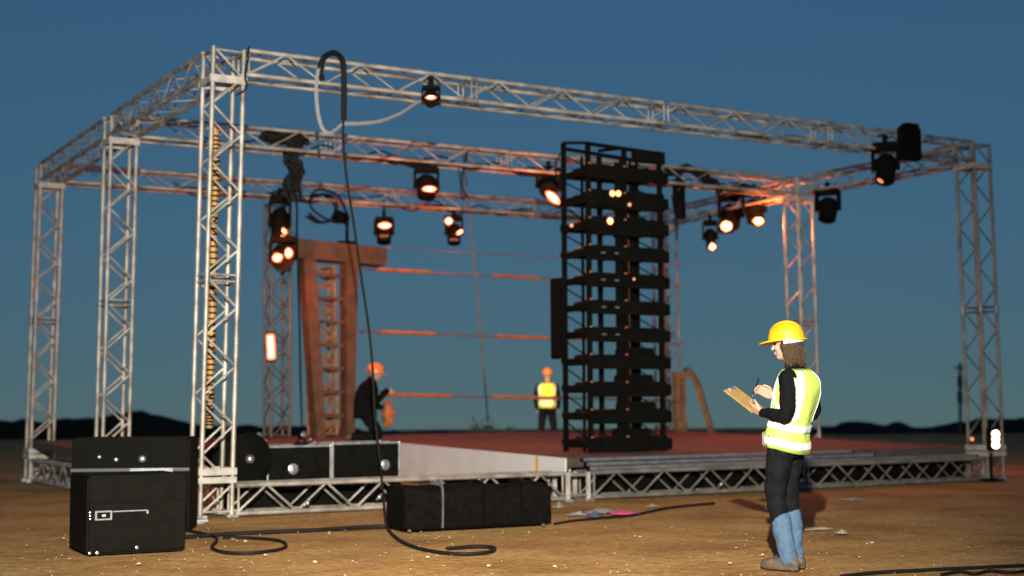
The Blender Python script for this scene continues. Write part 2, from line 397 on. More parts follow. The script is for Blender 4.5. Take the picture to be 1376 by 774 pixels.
# ------------------------------------------------------------------ black cases and bags
def rect_case(name, label, cat, p0, p1, depth, z0, z1, m, group=None, bev=.012):
    """box whose near bottom edge runs p0>p1 on the plan; depth goes away from the camera"""
    p0 = Vector((p0[0], p0[1], 0)); p1 = Vector((p1[0], p1[1], 0)); d = (p1-p0); L = d.length; d.normalize(); nrm = Vector((-d.y, d.x, 0))
    c = (p0+p1)/2+nrm*depth/2
    rot = Matrix((d, nrm, Vector((0, 0, 1)))).transposed().to_4x4()
    t = thing(name, label, cat, (c.x, c.y, z0), group)
    box('shell', (c.x, c.y, (z0+z1)/2), (L, depth, z1-z0), m, t, rot, bev)
    def P(u, v, w): return p0+d*(u*L)+nrm*(v*depth)+Vector((0, 0, z0+(z1-z0)*w))
    return t, P, rot, d, nrm, L
# big trunk on the dirt
A = onz(116, 747, 0); e_ = onz(86, 734, 0)-A; e_.z = 0; e_.normalize(); Bp = A+Vector((e_.y, -e_.x, 0))*.80
t, P, rot, d, nrm, L = rect_case('road_trunk', 'big black trunk with a silver latch standing on the dirt', 'trunk', A, Bp, .70, .0, .63, BLKG, bev=.02)
o = -.006*nrm
for w in (.62,):
    bar('lid_seam', P(.02, 0, .665)+o, P(.98, 0, .665)+o, .006, .012, BLK, t)
lp = P(.16, 0, .50)
lt = box('latch', lp+o*1.2, (.135, .012, .075), GREY, t, rot, .003)
box('latch_recess', lp+o*2.4, (.105, .008, .05), BLKG, lt, rot, .002)
box('latch_tongue', lp+o*3.2, (.03, .008, .018), STL, lt, rot, .002)
bar('handle', P(.25, 0, .545)+o*2, P(.60, 0, .545)+o*2, .012, .010, GREY, t)
bar('handle_bracket', P(.60, 0, .545)+o*2, P(.60, 0, .50)+o*2, .014, .008, STL, t, up=nrm)
for w in (.46, .50, .54): lathe('rivet', [(0, .009), (.004, .008), (.006, .002)], SIL, t, Matrix.Translation(P(.03, 0, w)+o*.5) @ nrm.to_track_quat('-Z', 'Y').to_matrix().to_4x4(), 10)
for u, w, r_ in ((.03, .03, .013), (.105, .03, .016), (.5, .07, .016)): lathe('stud', [(0, r_), (.006, r_*.8), (.009, r_*.2)], SIL, t, Matrix.Translation(P(u, 0, w)+o) @ nrm.to_track_quat('-Z', 'Y').to_matrix().to_4x4(), 12)
bar('edge_strip', P(.0, 0, .03)+o*.3, P(.0, 0, .62)+o*.3, .008, .008, GREY, t)
# taller case behind it
t, P, rot, d, nrm, L = rect_case('equipment_case', 'tall black case with round silver knobs, behind the big black trunk', 'case', *[ (q_.x, q_.y) for q_ in (atd(97, 541, 13.3), atd(256, 541, 13.4))], .62, .0, .89, BLK, bev=.02)
for u, w, r_ in ((.24, .80, .02), (.38, .77, .022), (.60, .775, .036)): lathe('knob', [(0, r_), (.02, r_), (.035, r_*.7), (.04, r_*.2)], SIL, t, Matrix.Translation(P(u, 0, w)-.002*nrm) @ nrm.to_track_quat('-Z', 'Y').to_matrix().to_4x4(), 14)
for w, m_ in ((.70, PLATE),): bar('rim', P(.0, 0, .662)-.012*nrm, P(1, 0, .662)-.012*nrm, .02, .03, m_, t)
bar('lid_sheen', P(.50, 0, .655)-.022*nrm, P(.86, 0, .655)-.022*nrm, .022, .04, GREY, t)  # pale strip put in for the sky reflected on the case top
# small plate on the dirt next to the corner column
t = thing('ballast_plate', 'thin pale steel plate on the dirt between the big black trunk and the corner column', 'plate', onz(255, 700, .02))
c = onz(258, 699, .03); box('slab', c, (.24, .3, .025), ALU2, t, None, .004); box('spacer', c-Vector((0, 0, .022)), (.2, .25, .02), STL, t)

# silver-edged flight cases on top of plain black cases
def edged(label, x0, x1, y, z0, z1, dep, knob):
    t, P, rot, d, nrm, L = rect_case('flight_case', label, 'flight case', (x0, y), (x1, y), dep, z0, z1, BLKG, 'silver edged flight cases', .004)
    e = .012
    for v in (0, 1):
        for w in (0, 1): bar('edge_rail', P(0, v, w), P(1, v, w), e*1.6, e*1.6, STL, t)
        for u in (0, 1): bar('edge_rail', P(u, v, 0), P(u, v, 1), e*1.6, e*1.6, STL, t, up=(0, 1, 0))
    for u in (0, 1):
        for w in (0, 1): bar('edge_rail', P(u, 0, w), P(u, 1, w), e*1.6, e*1.6, STL, t)
        for v in (0, 1):
            for w in (0, 1): lathe('ball_corner', [(-.018, .006), (-.012, .016), (0, .02), (.012, .016), (.018, .006)], STL, t, Matrix.Translation(P(u, v, w)), 10)
    M = Matrix.Translation(P(knob[0], 0, knob[1])-.004*nrm) @ nrm.to_track_quat('-Z', 'Y').to_matrix().to_4x4()
    k = lathe('latch_dish', [(0, .062), (.006, .062), (.009, .05), (.012, .045)], SIL, t, M, 20)
    bar('latch_wing', P(knob[0]-.03, 0, knob[1])-.022*nrm, P(knob[0]+.045, 0, knob[1])-.022*nrm, .012, .07, SIL, k)
    return t
edged('silver-edged black flight case with its latch dish low, beside the drum', .95, 1.72, .62, .30, .715, .55, (.40, .38))
edged('silver-edged black flight case butted against the white deck board side', 1.745, 2.60, .62, .30, .735, .55, (.78, .40))
t, P, rot, d, nrm, L = rect_case('plinth_case', 'long plain black case under the silver-edged flight cases', 'case', (.62, .60), (2.62, .60), .6, .0, .288, BLK)
for u in (.2, .5, .8): box('recess_plate', P(u, 0, .5)-.004*nrm, (.12, .008, .09), BLKG, t, rot, .002)
# drum
dc = ony(334, 617, .52)
t = thing('cable_drum', 'round black cable drum standing between the corner column and the flight case', 'drum', (dc.x, dc.y, .29))
Mx = Matrix.Translation(dc) @ Vector((.25, -1, .05)).to_track_quat('Z', 'Y').to_matrix().to_4x4()
dr = dc.z-.29
lathe('flange', [(.0, dr), (.02, dr+.0), (.028, dr-.01), (.028, dr-.03), (.015, dr-.035), (.015, .06), (.02, .05)], BLK, t, Mx, 32)
lathe('flange', [(-.28, dr), (-.26, dr), (-.255, dr*.5)], BLK, t, Mx, 32)
lathe('winding', [(-.26, dr*.86), (-.22, dr*.88), (-.12, dr*.84), (-.04, dr*.88), (.0, dr*.86)], RUB, t, Mx, 28)
hb = lathe('hub', [(.015, .05), (.05, .048), (.07, .03), (.075, .01)], SIL, t, Mx, 18)
sup = box('cradle', (dc.x+.03, dc.y+.14, .145), (.34, .34, .29), BLK, t, None, .01)
# bits on top of the cases: small clamp lights
for (px, py, lab) in ((345, 591, 'small silver clamp lamp on the flight case lid beside the drum'), (405, 578, 'small black tripod head with a silver ball standing on the flight case lid')):
    b0 = ony(px, 598, .85); b0.z = .727
    t = thing('clamp_lamp', lab, 'clamp lamp', b0)
    box('base', b0+Vector((0, 0, .012)), (.16, .12, .024), BLK, t)
    for dx_ in (-.05, .05): tube('strut', b0+Vector((dx_, 0, .02)), b0+Vector((dx_*.3, 0, .11)), .012, BLK, t)
    top = b0+Vector((0, 0, .11))
    h = lathe('head', [(-.05, .02), (-.03, .04), (.03, .045), (.05, .04)], BLK, t, Matrix.Translation(top) @ Vector((.2, -1, .2)).to_track_quat('Z', 'Y').to_matrix().to_4x4(), 14)
    lathe('reflector', [(.05, .036), (.056, .03), (.058, .005)], SIL, h, Matrix.Translation(top) @ Vector((.2, -1, .2)).to_track_quat('Z', 'Y').to_matrix().to_4x4(), 14)
    lathe('silver_knob', [(-.02, .01), (0, .028), (.02, .01)], SIL, t, Matrix.Translation(b0+Vector((.09, -.03, .05))), 12)
# soft black bag on the dirt
A = onz(545, 716, 0); Bp = onz(742, 707, 0); dv = (Bp-A); L = dv.length; dv.normalize(); nv = Vector((-dv.y, dv.x, 0))
t = thing('equipment_bag', 'long sagging black fabric bag on the dirt in front of the base truss', 'bag', (A+Bp)/2)
bm = bmesh.new(); NX, NR = 26, 28; rings = []
for i in range(NX+1):
    u = i/NX; en = min(1, (min(u, 1-u)/.05))**.5; row = []
    for k in range(NR):
        a = 2*math.pi*k/NR; ca, sa = math.cos(a), math.sin(a)
        ex = math.copysign(abs(ca)**.32, ca); ez = math.copysign(abs(sa)**.32, sa)
        q = A+dv*(u*L)+nv*(.28+ex*.28*(.93+.07*en)); hz = .215*(.9+.1*en)
        z = .215+ez*hz
        w = noise.noise((q.x*3.2, q.y*3.2+z*4, 5))*.03
        if ez > 0: z += w-.03*math.sin(u*math.pi*2.2)**2
        q = q+nv*w*.7; row.append(bm.verts.new((q.x, q.y, max(.004, z))))
    rings.append(row)
for i in range(NX):
    for k in range(NR): bm.faces.new((rings[i][k], rings[i][(k+1) % NR], rings[i+1][(k+1) % NR], rings[i+1][k]))
bm.faces.new(rings[0][::-1]); bm.faces.new(rings[-1])
link('fabric_body', mesh_from('bag', bm, True, 60), BLKC, t)
for u in (.24, .52, .78):
    q = A+dv*(u*L); cable('strap', [q-nv*.012+Vector((0, 0, .03)), q-nv*.016+Vector((0, 0, .2)), q-nv*.012+Vector((0, 0, .38)), q+nv*.05+Vector((0, 0, .435)), q+nv*.3+Vector((0, 0, .44))], .014, GREY if u < .5 else BLKC, t, 6, 6, .4, 1.6)
for u in (.02, .93): lathe('metal_foot', [(-.012, .01), (0, .022), (.012, .01)], SIL, t, Matrix.Translation(A+dv*(u*L)-nv*.02+Vector((0, 0, .02))), 10)

# ------------------------------------------------------------------ black rack tower
RX, RY, RW, RD = 5.75, 1.24, 1.20, .62; rz0 = dz(1.5)+.004; RTOP = 4.72
rk = thing('rack_tower', 'tall black tower of stacked trays standing on the carpet', 'rack tower', (RX+RW/2, RY+RD/2, rz0))
for x, y, zt in ((RX, RY, RTOP), (RX+RW, RY, RTOP), (RX, RY+RD, RTOP+.12), (RX+RW, RY+RD, RTOP-.1), (RX+.50*RW, RY, RTOP-.02), (RX+.50*RW, RY+RD, RTOP-.02)):
    box('post', (x, y, (rz0+zt)/2), (.062, .062, zt-rz0), BLK, rk, None, .006)
box('mid_column', (RX+.46*RW, RY+.05, (rz0+RTOP-.2)/2), (.15, .05, RTOP-.2-rz0), BLK, rk, None, .006)
for x in (RX+.12*RW, RX+.66*RW, RX+.80*RW, RX+.9*RW): box('post', (x, RY+RD*.6, (rz0+RTOP-.1)/2), (.035, .035, RTOP-.1-rz0), BLK, rk, None, .004)
for y in (RY, RY+RD): bar('top_rail', (RX-.03, y, RTOP+.01 if y == RY else RTOP+.04), (RX+RW+.05, y, RTOP-.03), .05, .05, BLK, rk)
bar('hoop', (RX, RY+RD, RTOP+.12), (RX, RY, RTOP+.02), .04, .04, BLK, rk)
bar('hoop', (RX+.5*RW, RY+RD, RTOP+.06), (RX+.5*RW, RY, RTOP+.0), .04, .04, BLK, rk)
bar('header_box', (RX+.62*RW, RY-.02, RTOP-.1), (RX+RW+.06, RY-.02, RTOP-.1), .10, .17, BLK, rk)
NR_ = 11; dzr = .372
rr_ = random.Random(3)
for i in range(NR_):
    zc_ = rz0+.11+i*dzr; hh = (.235, .225, .245, .23, .24, .225, .235, .24, .29, .30, .23)[i]
    tr = box('tray', (RX+RW/2, RY-.035, zc_), (RW+.10, .035, hh*.86), BLK, rk, None, .008)
    box('rear_beam', (RX+RW/2, RY+RD+.035, zc_+.02), (RW+.08, .035, hh*.36), BLK, tr, None, .008)
    for x in (RX, RX+.5*RW, RX+RW): box('cross_beam', (x, RY+RD/2, zc_), (.045, RD-.07, hh*.4), BLK, tr, None, .006)
    for k in range(4):
        x = RX+.13+.36*k; 
        lathe('roller', [(-.22, .045), (-.2, .062), (.2, .062), (.22, .045)], RUB, tr, Matrix.Translation((x, RY+RD*.5, zc_+.04+.015*rr_.random())) @ Matrix.Rotation(R(90), 4, 'X'), 12)
    box('side_bracket', (RX+RW+.085, RY-.02, zc_-.01), (.07, .09, .16), BLK, tr, None, .012)
    for k, x in enumerate((RX-.015, RX+.47*RW)): box('orange_latch', (x, RY-.062, zc_+.10), (.035, .02, .02), ORP, tr, None, .003)
    if i in (5, 6, 7, 4): 
        for x in (RX+.2, RX+.42): box('slot_plate', (x, RY-.056, zc_), (.07, .006, .02), GREY, tr, None, .001)
    for sgn in (0, 1): bar('diagonal', (RX, RY+.03, zc_+.06), (RX, RY+RD-.03, zc_+dzr-.08), .018, .018, BLK, tr) if sgn == 0 else bar('diagonal', (RX+RW, RY+.03, zc_+.06), (RX+RW, RY+RD-.03, zc_+dzr-.08), .018, .018, BLK, tr)
for i in (8, 9): box('drive_box', (RX+.74*RW, RY+RD*.45, rz0+.11+i*dzr+.03), (.34, .4, .26), BLK, rk, None, .02)
for i, x in ((0, .72), (1, .78), (2, .76), (3, .78)): box('drive_box', (RX+x*RW, RY+RD*.45, rz0+.13+i*dzr+.06), (.42, .4, .25), BLK, rk, None, .02)
cable('loose_cable', [(RX-.1, RY+RD, RTOP-.45), (RX-.12, RY+RD+.02, RTOP-.2), (RX-.03, RY+RD, RTOP-.0), (RX, RY+RD, RTOP+.1)], .012, RUB, rk)
t = thing('speaker_column', 'narrow black speaker column strapped to the rack side facing the cables', 'speaker', (RX-.06, RY+RD+.1, 1.7))
box('cabinet', (RX-.12, RY+RD-.02, 2.36), (.13, .24, 1.12), BLK, t, None, .015)
box('grille', (RX-.12, RY+RD-.146, 2.36), (.10, .012, 1.02), BLKC, t, None, .004)
for z in (1.95, 2.75): box('clamp', (RX-.05, RY+RD, z), (.05, .10, .06), STL, t, None, .005)

# ------------------------------------------------------------------ inner tower, portal, cables
TX, TY = 3.66, 7.75
t0 = Vector((TX+.17, TY+.17, dz(TY)+.02)); t1 = Vector((TX+.15, TY+.17, 4.62))
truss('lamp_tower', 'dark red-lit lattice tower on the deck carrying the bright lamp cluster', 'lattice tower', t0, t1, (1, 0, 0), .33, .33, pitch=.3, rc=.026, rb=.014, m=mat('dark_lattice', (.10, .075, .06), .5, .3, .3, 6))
PY = 7.55; pz = dz(PY)
po = thing('portal_frame', 'rust-brown portal frame with splayed legs and an overhanging header', 'portal frame', (4.7, PY, pz))
def leg(xa0, xa1, xb0, xb1):
    z1 = 3.72
    return prism('leg', [(xa0, PY, pz+.002), (xa1, PY, pz+.002), (xb1, PY, z1), (xb0, PY, z1)], (0, .30, 0), RUST, po, .008)
leg(4.40, 4.58, 4.14, 4.36); leg(4.95, 5.09, 4.93, 5.16)
hd = prism('header', [(3.96, PY-.05, 3.66), (5.68, PY-.05, 3.60), (5.68, PY-.05, 3.91), (3.96, PY-.05, 3.99)], (0, .45, 0), RUST, po, .012)
for x in (4.3, 4.9, 5.4): box('rib', (x, PY-.056, 3.79), (.03, .012, .29), RUST, hd, None, .002)
for z in (1.0, 1.4, 1.8, 2.2, 2.6, 3.0, 3.4): bar('tie', (4.36, PY+.15, z), (5.0, PY+.15, z), .05, .06, RUST, po)
truss('lattice_mast', 'orange-lit lattice mast standing within the rust-brown portal frame', 'lattice tower', (4.77, PY+.62, dz(8.2)+.02), (4.70, PY+.62, 3.6), (1, 0, 0), .40, .30, pitch=.25, rc=.036, rb=.022, m=mat('orange_lit_lattice', (.30, .135, .055), .65, .1, .35, 6))  # orange lamplight on the mast is put into its colour
q0 = ony(847, 588, 7.3)
truss('lit_tower', 'orange-lit lattice tower standing on the deck behind the black rack', 'lattice tower', (q0.x, 7.3, dz(7.3)+.02), (q0.x, 7.3, 4.7), (1, 0, 0), .24, .24, pitch=.28, rc=.026, rb=.014, m=mat('warm_lit_lattice', (.42, .24, .17), .6, .2, .3, 6))  # pinkish lattice colour carries the orange stage light
# pan-tilt head on the header, with a cable hoop
t = thing('header_lamp', 'unlit black lamp head on a stalk on the portal header', 'stage lamp', (4.98, PY+.1, 3.95))
tube('stalk', (4.98, PY+.1, 3.94), (4.98, PY+.1, 4.5), .03, BLK, t); box('base', (4.98, PY+.1, 3.965), (.34, .22, .07), BLK, t, None, .02)
lathe('head', [(-.14, .05), (-.1, .09), (.06, .11), (.13, .1), (.14, .02)], BLK, t, Matrix.Translation((4.86, PY+.05, 4.40)) @ Vector((-1, -.3, .25)).to_track_quat('Z', 'Y').to_matrix().to_4x4(), 16)
cable('hoop', [(4.98, PY+.1, 4.45), (4.75, PY, 4.3), (4.35, PY-.02, 4.45), (4.25, PY, 4.65), (4.4, PY+.02, 4.85), (4.75, PY+.02, 4.78), (4.95, PY+.05, 4.5)], .022, RUB, t)
def tension(label, px0, y0, px1, y1, sl, r=.016, orange=True):
    a = ony(px0, y0, PY+.3); b_ = ony(px1, y1, PY+.3); d = b_-a
    t = thing('tension_cable', label, 'tension cable', a, 'cables strung behind the stage')
    far = a+d*1.72
    cable('wire', [a, a+d*.5-Vector((0, 0, .008)), b_, far], r*(.95 if orange else .55), WIRE, t, 7)
    if orange:
        for f0, f1 in sl: tube('orange_sleeve', a+d*f0, a+d*f1, r*2.0, ORP, t, 10)
    for f in ((0,) if not orange else (0, .99)): lathe('end_fitting', [(-.05, .012), (-.04, .022), (.04, .022), (.05, .012)], WIRE, t, Matrix.Translation(a+d*max(.01, f)) @ d.to_track_quat('Z', 'Y').to_matrix().to_4x4(), 10)
tension('thin bare tension cable, topmost above the orange-sleeved cables', 482, 331, 750, 346, [], .014, False)
tension('orange-sleeved tension cable level with the foot of the portal header', 482, 361, 750, 375, [(.08, .34), (.66, .9)])
tension('orange-sleeved tension cable halfway up, the middle one of three', 482, 445, 750, 455, [(.10, .36), (.68, .94)])
tension('orange-sleeved tension cable, the lowest, at the height of the workers', 500, 530, 752, 535, [(.06, .40), (.62, .99)])
# hanging rope
ra = ony(625, 232, 6.9); rb_ = onz(656, 574, dz(7.4)+.02)
t = thing('hanging_rope', 'thin brown rope slanting down to the deck between the two distant workers', 'rope', rb_)
cable('rope', [ony(622, 205, 6.9), ra, ony(637, 350, 6.9), ony(645, 440, 6.95), ony(652, 520, 7.), rb_+Vector((0, 0, .05))], .014, TIM, t)
box('anchor_block', rb_+Vector((0, 0, .0)), (.22, .12, .07), POLE, t, None, .01)
for s_ in (-1, 1): tube('anchor_leg', rb_+Vector((.2*s_, 0, -.01)), rb_+Vector((0, 0, .28)), .01, TIM, t, 7)
# weeds behind the deck edge
def weed(label, px, Y, hgt, n_, seed):
    rr = random.Random(seed); b0 = ony(px, 578, Y); b0.z = gz(b0.x, b0.y)
    bm = bmesh.new()
    for i in range(n_):
        a = rr.uniform(0, 6.28); l = hgt*rr.uniform(.5, 1); lean = rr.uniform(.05, .45)
        p1_ = b0+Vector((math.cos(a)*.03, math.sin(a)*.03, 0)); p2 = p1_+Vector((math.cos(a)*lean*l*.4, math.sin(a)*lean*l*.4, l*.6)); p3 = p1_+Vector((math.cos(a)*lean*l, math.sin(a)*lean*l, l))
        sweep(bm, [p1_, p2, p3], [.012, .008, .003], 4)
        for k in range(5):
            q = p2.lerp(p3, rr.random()); v = Vector((rr.uniform(-1, 1), rr.uniform(-1, 1), rr.uniform(0, 1))).normalized(); s_ = v.orthogonal().normalized()*.03
            bm.faces.new([bm.verts.new(q), bm.verts.new(q+v*.06+s_), bm.verts.new(q+v*.14), bm.verts.new(q+v*.06-s_)])
    tag(link('weed_plant', mesh_from('weed', bm), PLANT), label, 'plant', 'weeds behind the deck')
weed('dry weed clump behind the deck at the foot of the hanging rope', 676, 10.4, .72, 16, 4)
weed('single tall dry weed behind the deck beside the hanging rope', 640, 10.0, .95, 5, 8)

# ------------------------------------------------------------------ things beyond the deck
t = thing('timber_post', 'weathered timber post upright beside the rear truss column', 'post', (13.15, 8.0, 0))
p_ = onz(912, 586, dz(8.3)); a = ony(911, 500, 8.15); b0 = ony(911, 588, 8.15)
for dx_ in (-.05, .09): box('board', (a.x+dx_, a.y+.0, (a.z+b0.z)/2-.1), (.10, .16, a.z-b0.z+.2), TIM, t, None, .008)
box('cross_piece', (a.x+.02, a.y-.10, a.z-.1), (.26, .04, .1), TIM, t, None, .005); box('cross_piece', (a.x+.02, a.y-.10, b0.z+.25), (.26, .04, .1), TIM, t, None, .005)
t = thing('leaning_plank', 'bent brown plank leaning away from the timber post', 'plank', onz(958, 590, .6))
pts = [ony(x, y, 8.1) for x, y in ((922, 497), (930, 504), (938, 520), (947, 550), (960, 592))]
bm = bmesh.new(); sweep(bm, catmull(pts, 5), .085, 4, 1.0, .7); link('board', mesh_from('plank', bm), TIM, t)
tube('peg', pts[0]+Vector((-.05, 0, 0)), pts[0]+Vector((.05, 0, 0)), .03, POLE, t)
# far pole
pb = atd(1290, 590, 47); 
t = thing('utility_pole', 'far dark pole standing against the sky beyond the hill', 'pole', pb); top = atd(1290, 488, 47)
tube('shaft', pb-Vector((0, 0, .6)), top, .055, POLE, t, 8)
for f, s_ in ((.55, .05), (.75, .045)): box('bracket_box', pb.lerp(top, f), (s_*1.6, .2, .4), POLE, t, None, .02)
tube('crossarm', top+RT*-.2-Vector((0, 0, .15)), top+RT*.2-Vector((0, 0, .15)), .03, POLE, t, 6)

# ------------------------------------------------------------------ stage lamps
def mrot(d, up='Y'): return Vector(d).normalized().to_track_quat('Z', up).to_matrix().to_4x4()
def bulb(parent, P, energy, col=(1, .25, .07), r=.05, aim=(0, 0, -1), cone=125, spill=.055):
    d = bpy.data.lights.new('bulb', 'SPOT'); d.energy = energy*.14; d.color = col; d.shadow_soft_size = r; d.spot_size = R(cone); d.spot_blend = .7
    o = bpy.data.objects.new('bulb', d); COL.objects.link(o); o.parent = parent; o.location = Vector(P)-parent.location
    o.rotation_euler = Vector(aim).to_track_quat('-Z', 'Y').to_euler()
    if spill:
        d2 = bpy.data.lights.new('spill', 'POINT'); d2.energy = energy*spill; d2.color = col; d2.shadow_soft_size = r
        o2 = bpy.data.objects.new('spill', d2); COL.objects.link(o2); o2.parent = parent; o2.location = Vector(P)+Vector((0, 0, -.03))-FW*.15-parent.location
def to_cam(P): return (CAM-Vector(P)).normalized()
def ell(name, P, size, m, parent, rot=None, seg=14):
    bm = bmesh.new(); bmesh.ops.create_uvsphere(bm, u_segments=seg, v_segments=max(6, seg*2//3), radius=1)
    bmesh.ops.scale(bm, vec=size, verts=bm.verts)
    return link(name, mesh_from(name, bm, True), m, parent, Matrix.Translation(P) @ (rot if rot is not None else Matrix()))
def lamp(label, top, h, w, aim, lens=(), light=0, lcol=(1, .20, .05), taper=1.0, group='stage lamps', laim=None, spill=.055):
    """moving-head lamp hung at 'top' (world); total height h, width w; aim = direction of the head; lens = (px, py, rx_px, ry_px, tilt_deg, material) seen on the head"""
    top = Vector(top); c = top+Vector((0, 0, -h*.62)); aim = Vector(aim).normalized()
    t = thing('stage_lamp', label, 'stage lamp', top, group)
    side = Vector((0, 0, 1)).cross(aim)
    if side.length < .1: side = Vector((1, 0, 0))
    side.normalize()
    RM = Matrix((side, Vector((0, 0, 1)).cross(side), Vector((0, 0, 1)))).transposed().to_4x4()
    box('clamp', top+Vector((0, 0, .05)), (.07, .09, .14), BLK, t, RM, .012)
    box('yoke_base', top+Vector((0, 0, -h*.09)), (w*.95, w*.72, h*.18), BLK, t, RM, .025)
    for s_ in (-1, 1):
        box('yoke_arm', top+side*(s_*w*.46)+Vector((0, 0, -h*.38)), (w*.11, w*.38, h*.52), BLK, t, RM, .015)
        tube('pivot', top+side*(s_*w*.40)+Vector((0, 0, -h*.60)), top+side*(s_*w*.53)+Vector((0, 0, -h*.60)), w*.1, BLK, t)
    cable('safety_cable', [top+Vector((0, 0, .1))+side*w*.2, top+side*w*.42+Vector((0, 0, .04)), top+side*w*.5+Vector((0, 0, -h*.2)), top+side*w*.36+Vector((0, -.05, -h*.3))], .006, RUB, t, 5, 4)
    L = h*.70; r0 = w*.40
    M = Matrix.Translation(c) @ mrot(aim)
    hd = lathe('head', [(-L*.5, r0*.45), (-L*.46, r0*.72), (-L*.3, r0*.95), (-L*.05, r0), (L*.12, r0*.95*taper), (L*.4, r0*.9*taper), (L*.47, r0*.92*taper), (L*.5, r0*.84*taper), (L*.485, r0*.7*taper)], BLK, t, M, 18)
    for q in (-.32, -.2, -.08): lathe('cooling_fin', [(L*q, r0*1.02), (L*q+.006, r0*1.05), (L*q+.016, r0*1.05), (L*q+.022, r0*1.02)], BLK, hd, M, 18)
    for px, py, rx, ry, tl, m_ in lens:
        D = (c-CAM).dot(FW)-r0*1.12; P = atd(px, py, D); k = D/F_PX
        rot = Matrix((RT, UP, -FW)).transposed().to_4x4() @ Matrix.Rotation(R(tl), 4, 'Z')
        rim = box('lens_rim', P+FW*.02, (rx*k*2.6, ry*k*2.8, .07), BLK, hd, rot, .02)
        ell('lens_halo', P+FW*.006, (rx*k*1.16, ry*k*1.22, .035), HOTR2 if m_ is HOTR else (HOTR if m_ is HOT else HOTA), rim, rot, 16)  # glowing ring stands for the red halo around the lens
        ell('lens', P, (rx*k*.82, ry*k*.78, .04), m_, rim, rot, 16)
        if light: bulb(t, P-FW*.25-Vector((0, 0, .10)), light/len(lens), lcol, aim=laim if laim else aim+Vector((0, 0, -.4)), spill=spill)
    return t
def label_plate(t, px, py, D, w=.16, h=.035):
    rot = Matrix((RT, UP, -FW)).transposed().to_4x4(); box('label_plate', atd(px, py, D), (w, h, .01), PLATE, t, rot, .002)
ZB = HT-HB-.03     # underside of the roof trusses
def hang(px, Y): 
    p = ony(px, 240, Y); return Vector((p.x, Y, ZB))
def dirto(P, px, py, D): return atd(px, py, D)-Vector(P)
OR = (1, .24, .07)
p = hang(573, 4.16); p.z = ony(573, 224, 4.16).z
a_ = lamp('lamp with a wide glowing bar at its foot, hung from the mid-stage truss', p, .50, .38, to_cam(p)*.35+Vector((0, 0, -1)), [(577, 254, 10.5, 3.6, 0, HOT)], 520)
box('drop_bracket', (p.x, p.y, (p.z+ZB)/2+.05), (.08, .06, abs(ZB-p.z)+.1), BLK, a_, None, .008)
p = ony(516, 292, 8.56); b1 = lamp('lamp with a wide glowing bar near its top, above the portal header end', p, .50, .36, to_cam(p)*.25+Vector((0, 0, -1)), [(517, 303, 10.0, 4.0, 0, HOT)], 420)
label_plate(b1, 516, 317, (p-CAM).dot(FW)-.19)
p = ony(610, 290, 8.56); b2 = lamp('lamp with a round glowing eye and a slanted side bar, beside the hanging rope', p, .56, .34, to_cam(p)*.25+Vector((0, 0, -1)), [(603, 297, 5.2, 5.2, 0, HOT), (618, 312, 5.4, 2.2, 35, HOT)], 420)
label_plate(b2, 610, 322, (p-CAM).dot(FW)-.19)
for px, Y, z_ in ((516, 8.56, 292), (610, 8.56, 290)): 
    q = ony(px, z_, Y); 
    tube('hanger', (q.x, Y, q.z-.02), (q.x, Y, ZB+.1), .022, BLK, b1 if px == 516 else b2)
p = hang(737, 4.2); p.z += .12
lm_ = lamp('lamp blazing with a slanted glowing bar against the black rack side', p, .46, .40, to_cam(p)+Vector((0, 0, -.6)), [(743, 265.5, 13.5, 5.2, -42, HOT)], 950)
sp_ = bpy.data.lights.new('bulb', 'SPOT'); sp_.energy = 5200; sp_.color = (1, .72, .42); sp_.spot_size = R(13); sp_.spot_blend = .6; sp_.shadow_soft_size = .06  # added narrow spot to brighten the far worker's vest, not this lamp's own beam
so_ = bpy.data.objects.new('bulb', sp_); COL.objects.link(so_); so_.parent = lm_  # object of the added spot for the far worker's vest, no bulb of this lamp
lp_ = Vector((p.x-.25, p.y+.35, p.z-.45)); so_.location = lp_-lm_.location; so_.rotation_euler = (atd(735.5, 541, 31.)-lp_).to_track_quat('-Z', 'Y').to_euler()
# cluster on the inner tower
TWD = (Vector((TX, TY, 3))-CAM).dot(FW)
p = atd(376, 262, TWD-.35); lamp('upper lamp of the tower cluster, one small round lens, beside the portal header', p, .78, .36, to_cam(p)*.5+Vector((0, 0, -1)), [(380, 312, 5.8, 5.8, 0, HOT)], 380)
p = atd(381, 318, TWD-.4); lamp('lower lamp of the tower cluster with twin blazing lenses', p, .55, .46, to_cam(p)+Vector((0, 0, -.4)), [(373, 346, 7.5, 6.2, 30, HOT), (388, 340, 5.2, 7.0, 0, HOT)], 700, laim=(1, .1, -.5), spill=.07)
t = thing('light_bar', 'short upright glowing light bar fixed to the dark lattice tower', 'light bar', atd(364, 485, TWD-.3))
D_ = TWD-.3; rot = Matrix((RT, UP, -FW)).transposed().to_4x4() @ Matrix.Rotation(R(3), 4, 'Z')
box('housing', atd(364, 466, D_)+FW*.04, (.15, .47, .07), BLK, t, rot, .015); box('tube_halo', atd(364, 466, D_)+FW*.008, (.135, .425, .05), HOTR, t, rot, .03); box('tube_glow', atd(364, 466, D_)-FW*.004, (.085, .36, .05), HOT, t, rot, .03)  # red glowing border stands for the halo around the tube
for dy in (-13, 13): box('bracket', atd(366, 466+dy, D_)+FW*.13, (.06, .04, .2), BLK, t, rot, .005)
bulb(t, atd(362, 466, D_-.15), 160, OR, aim=-FW)
# mini lamp under the front truss
p = ony(579, 116, -.10); lamp('tiny glowing lamp tucked under the front roof truss at the strap end', p, .24, .22, to_cam(p)+Vector((0, 0, -.5)), [(579, 131, 6.8, 2.6, 0, HOT)], 40)
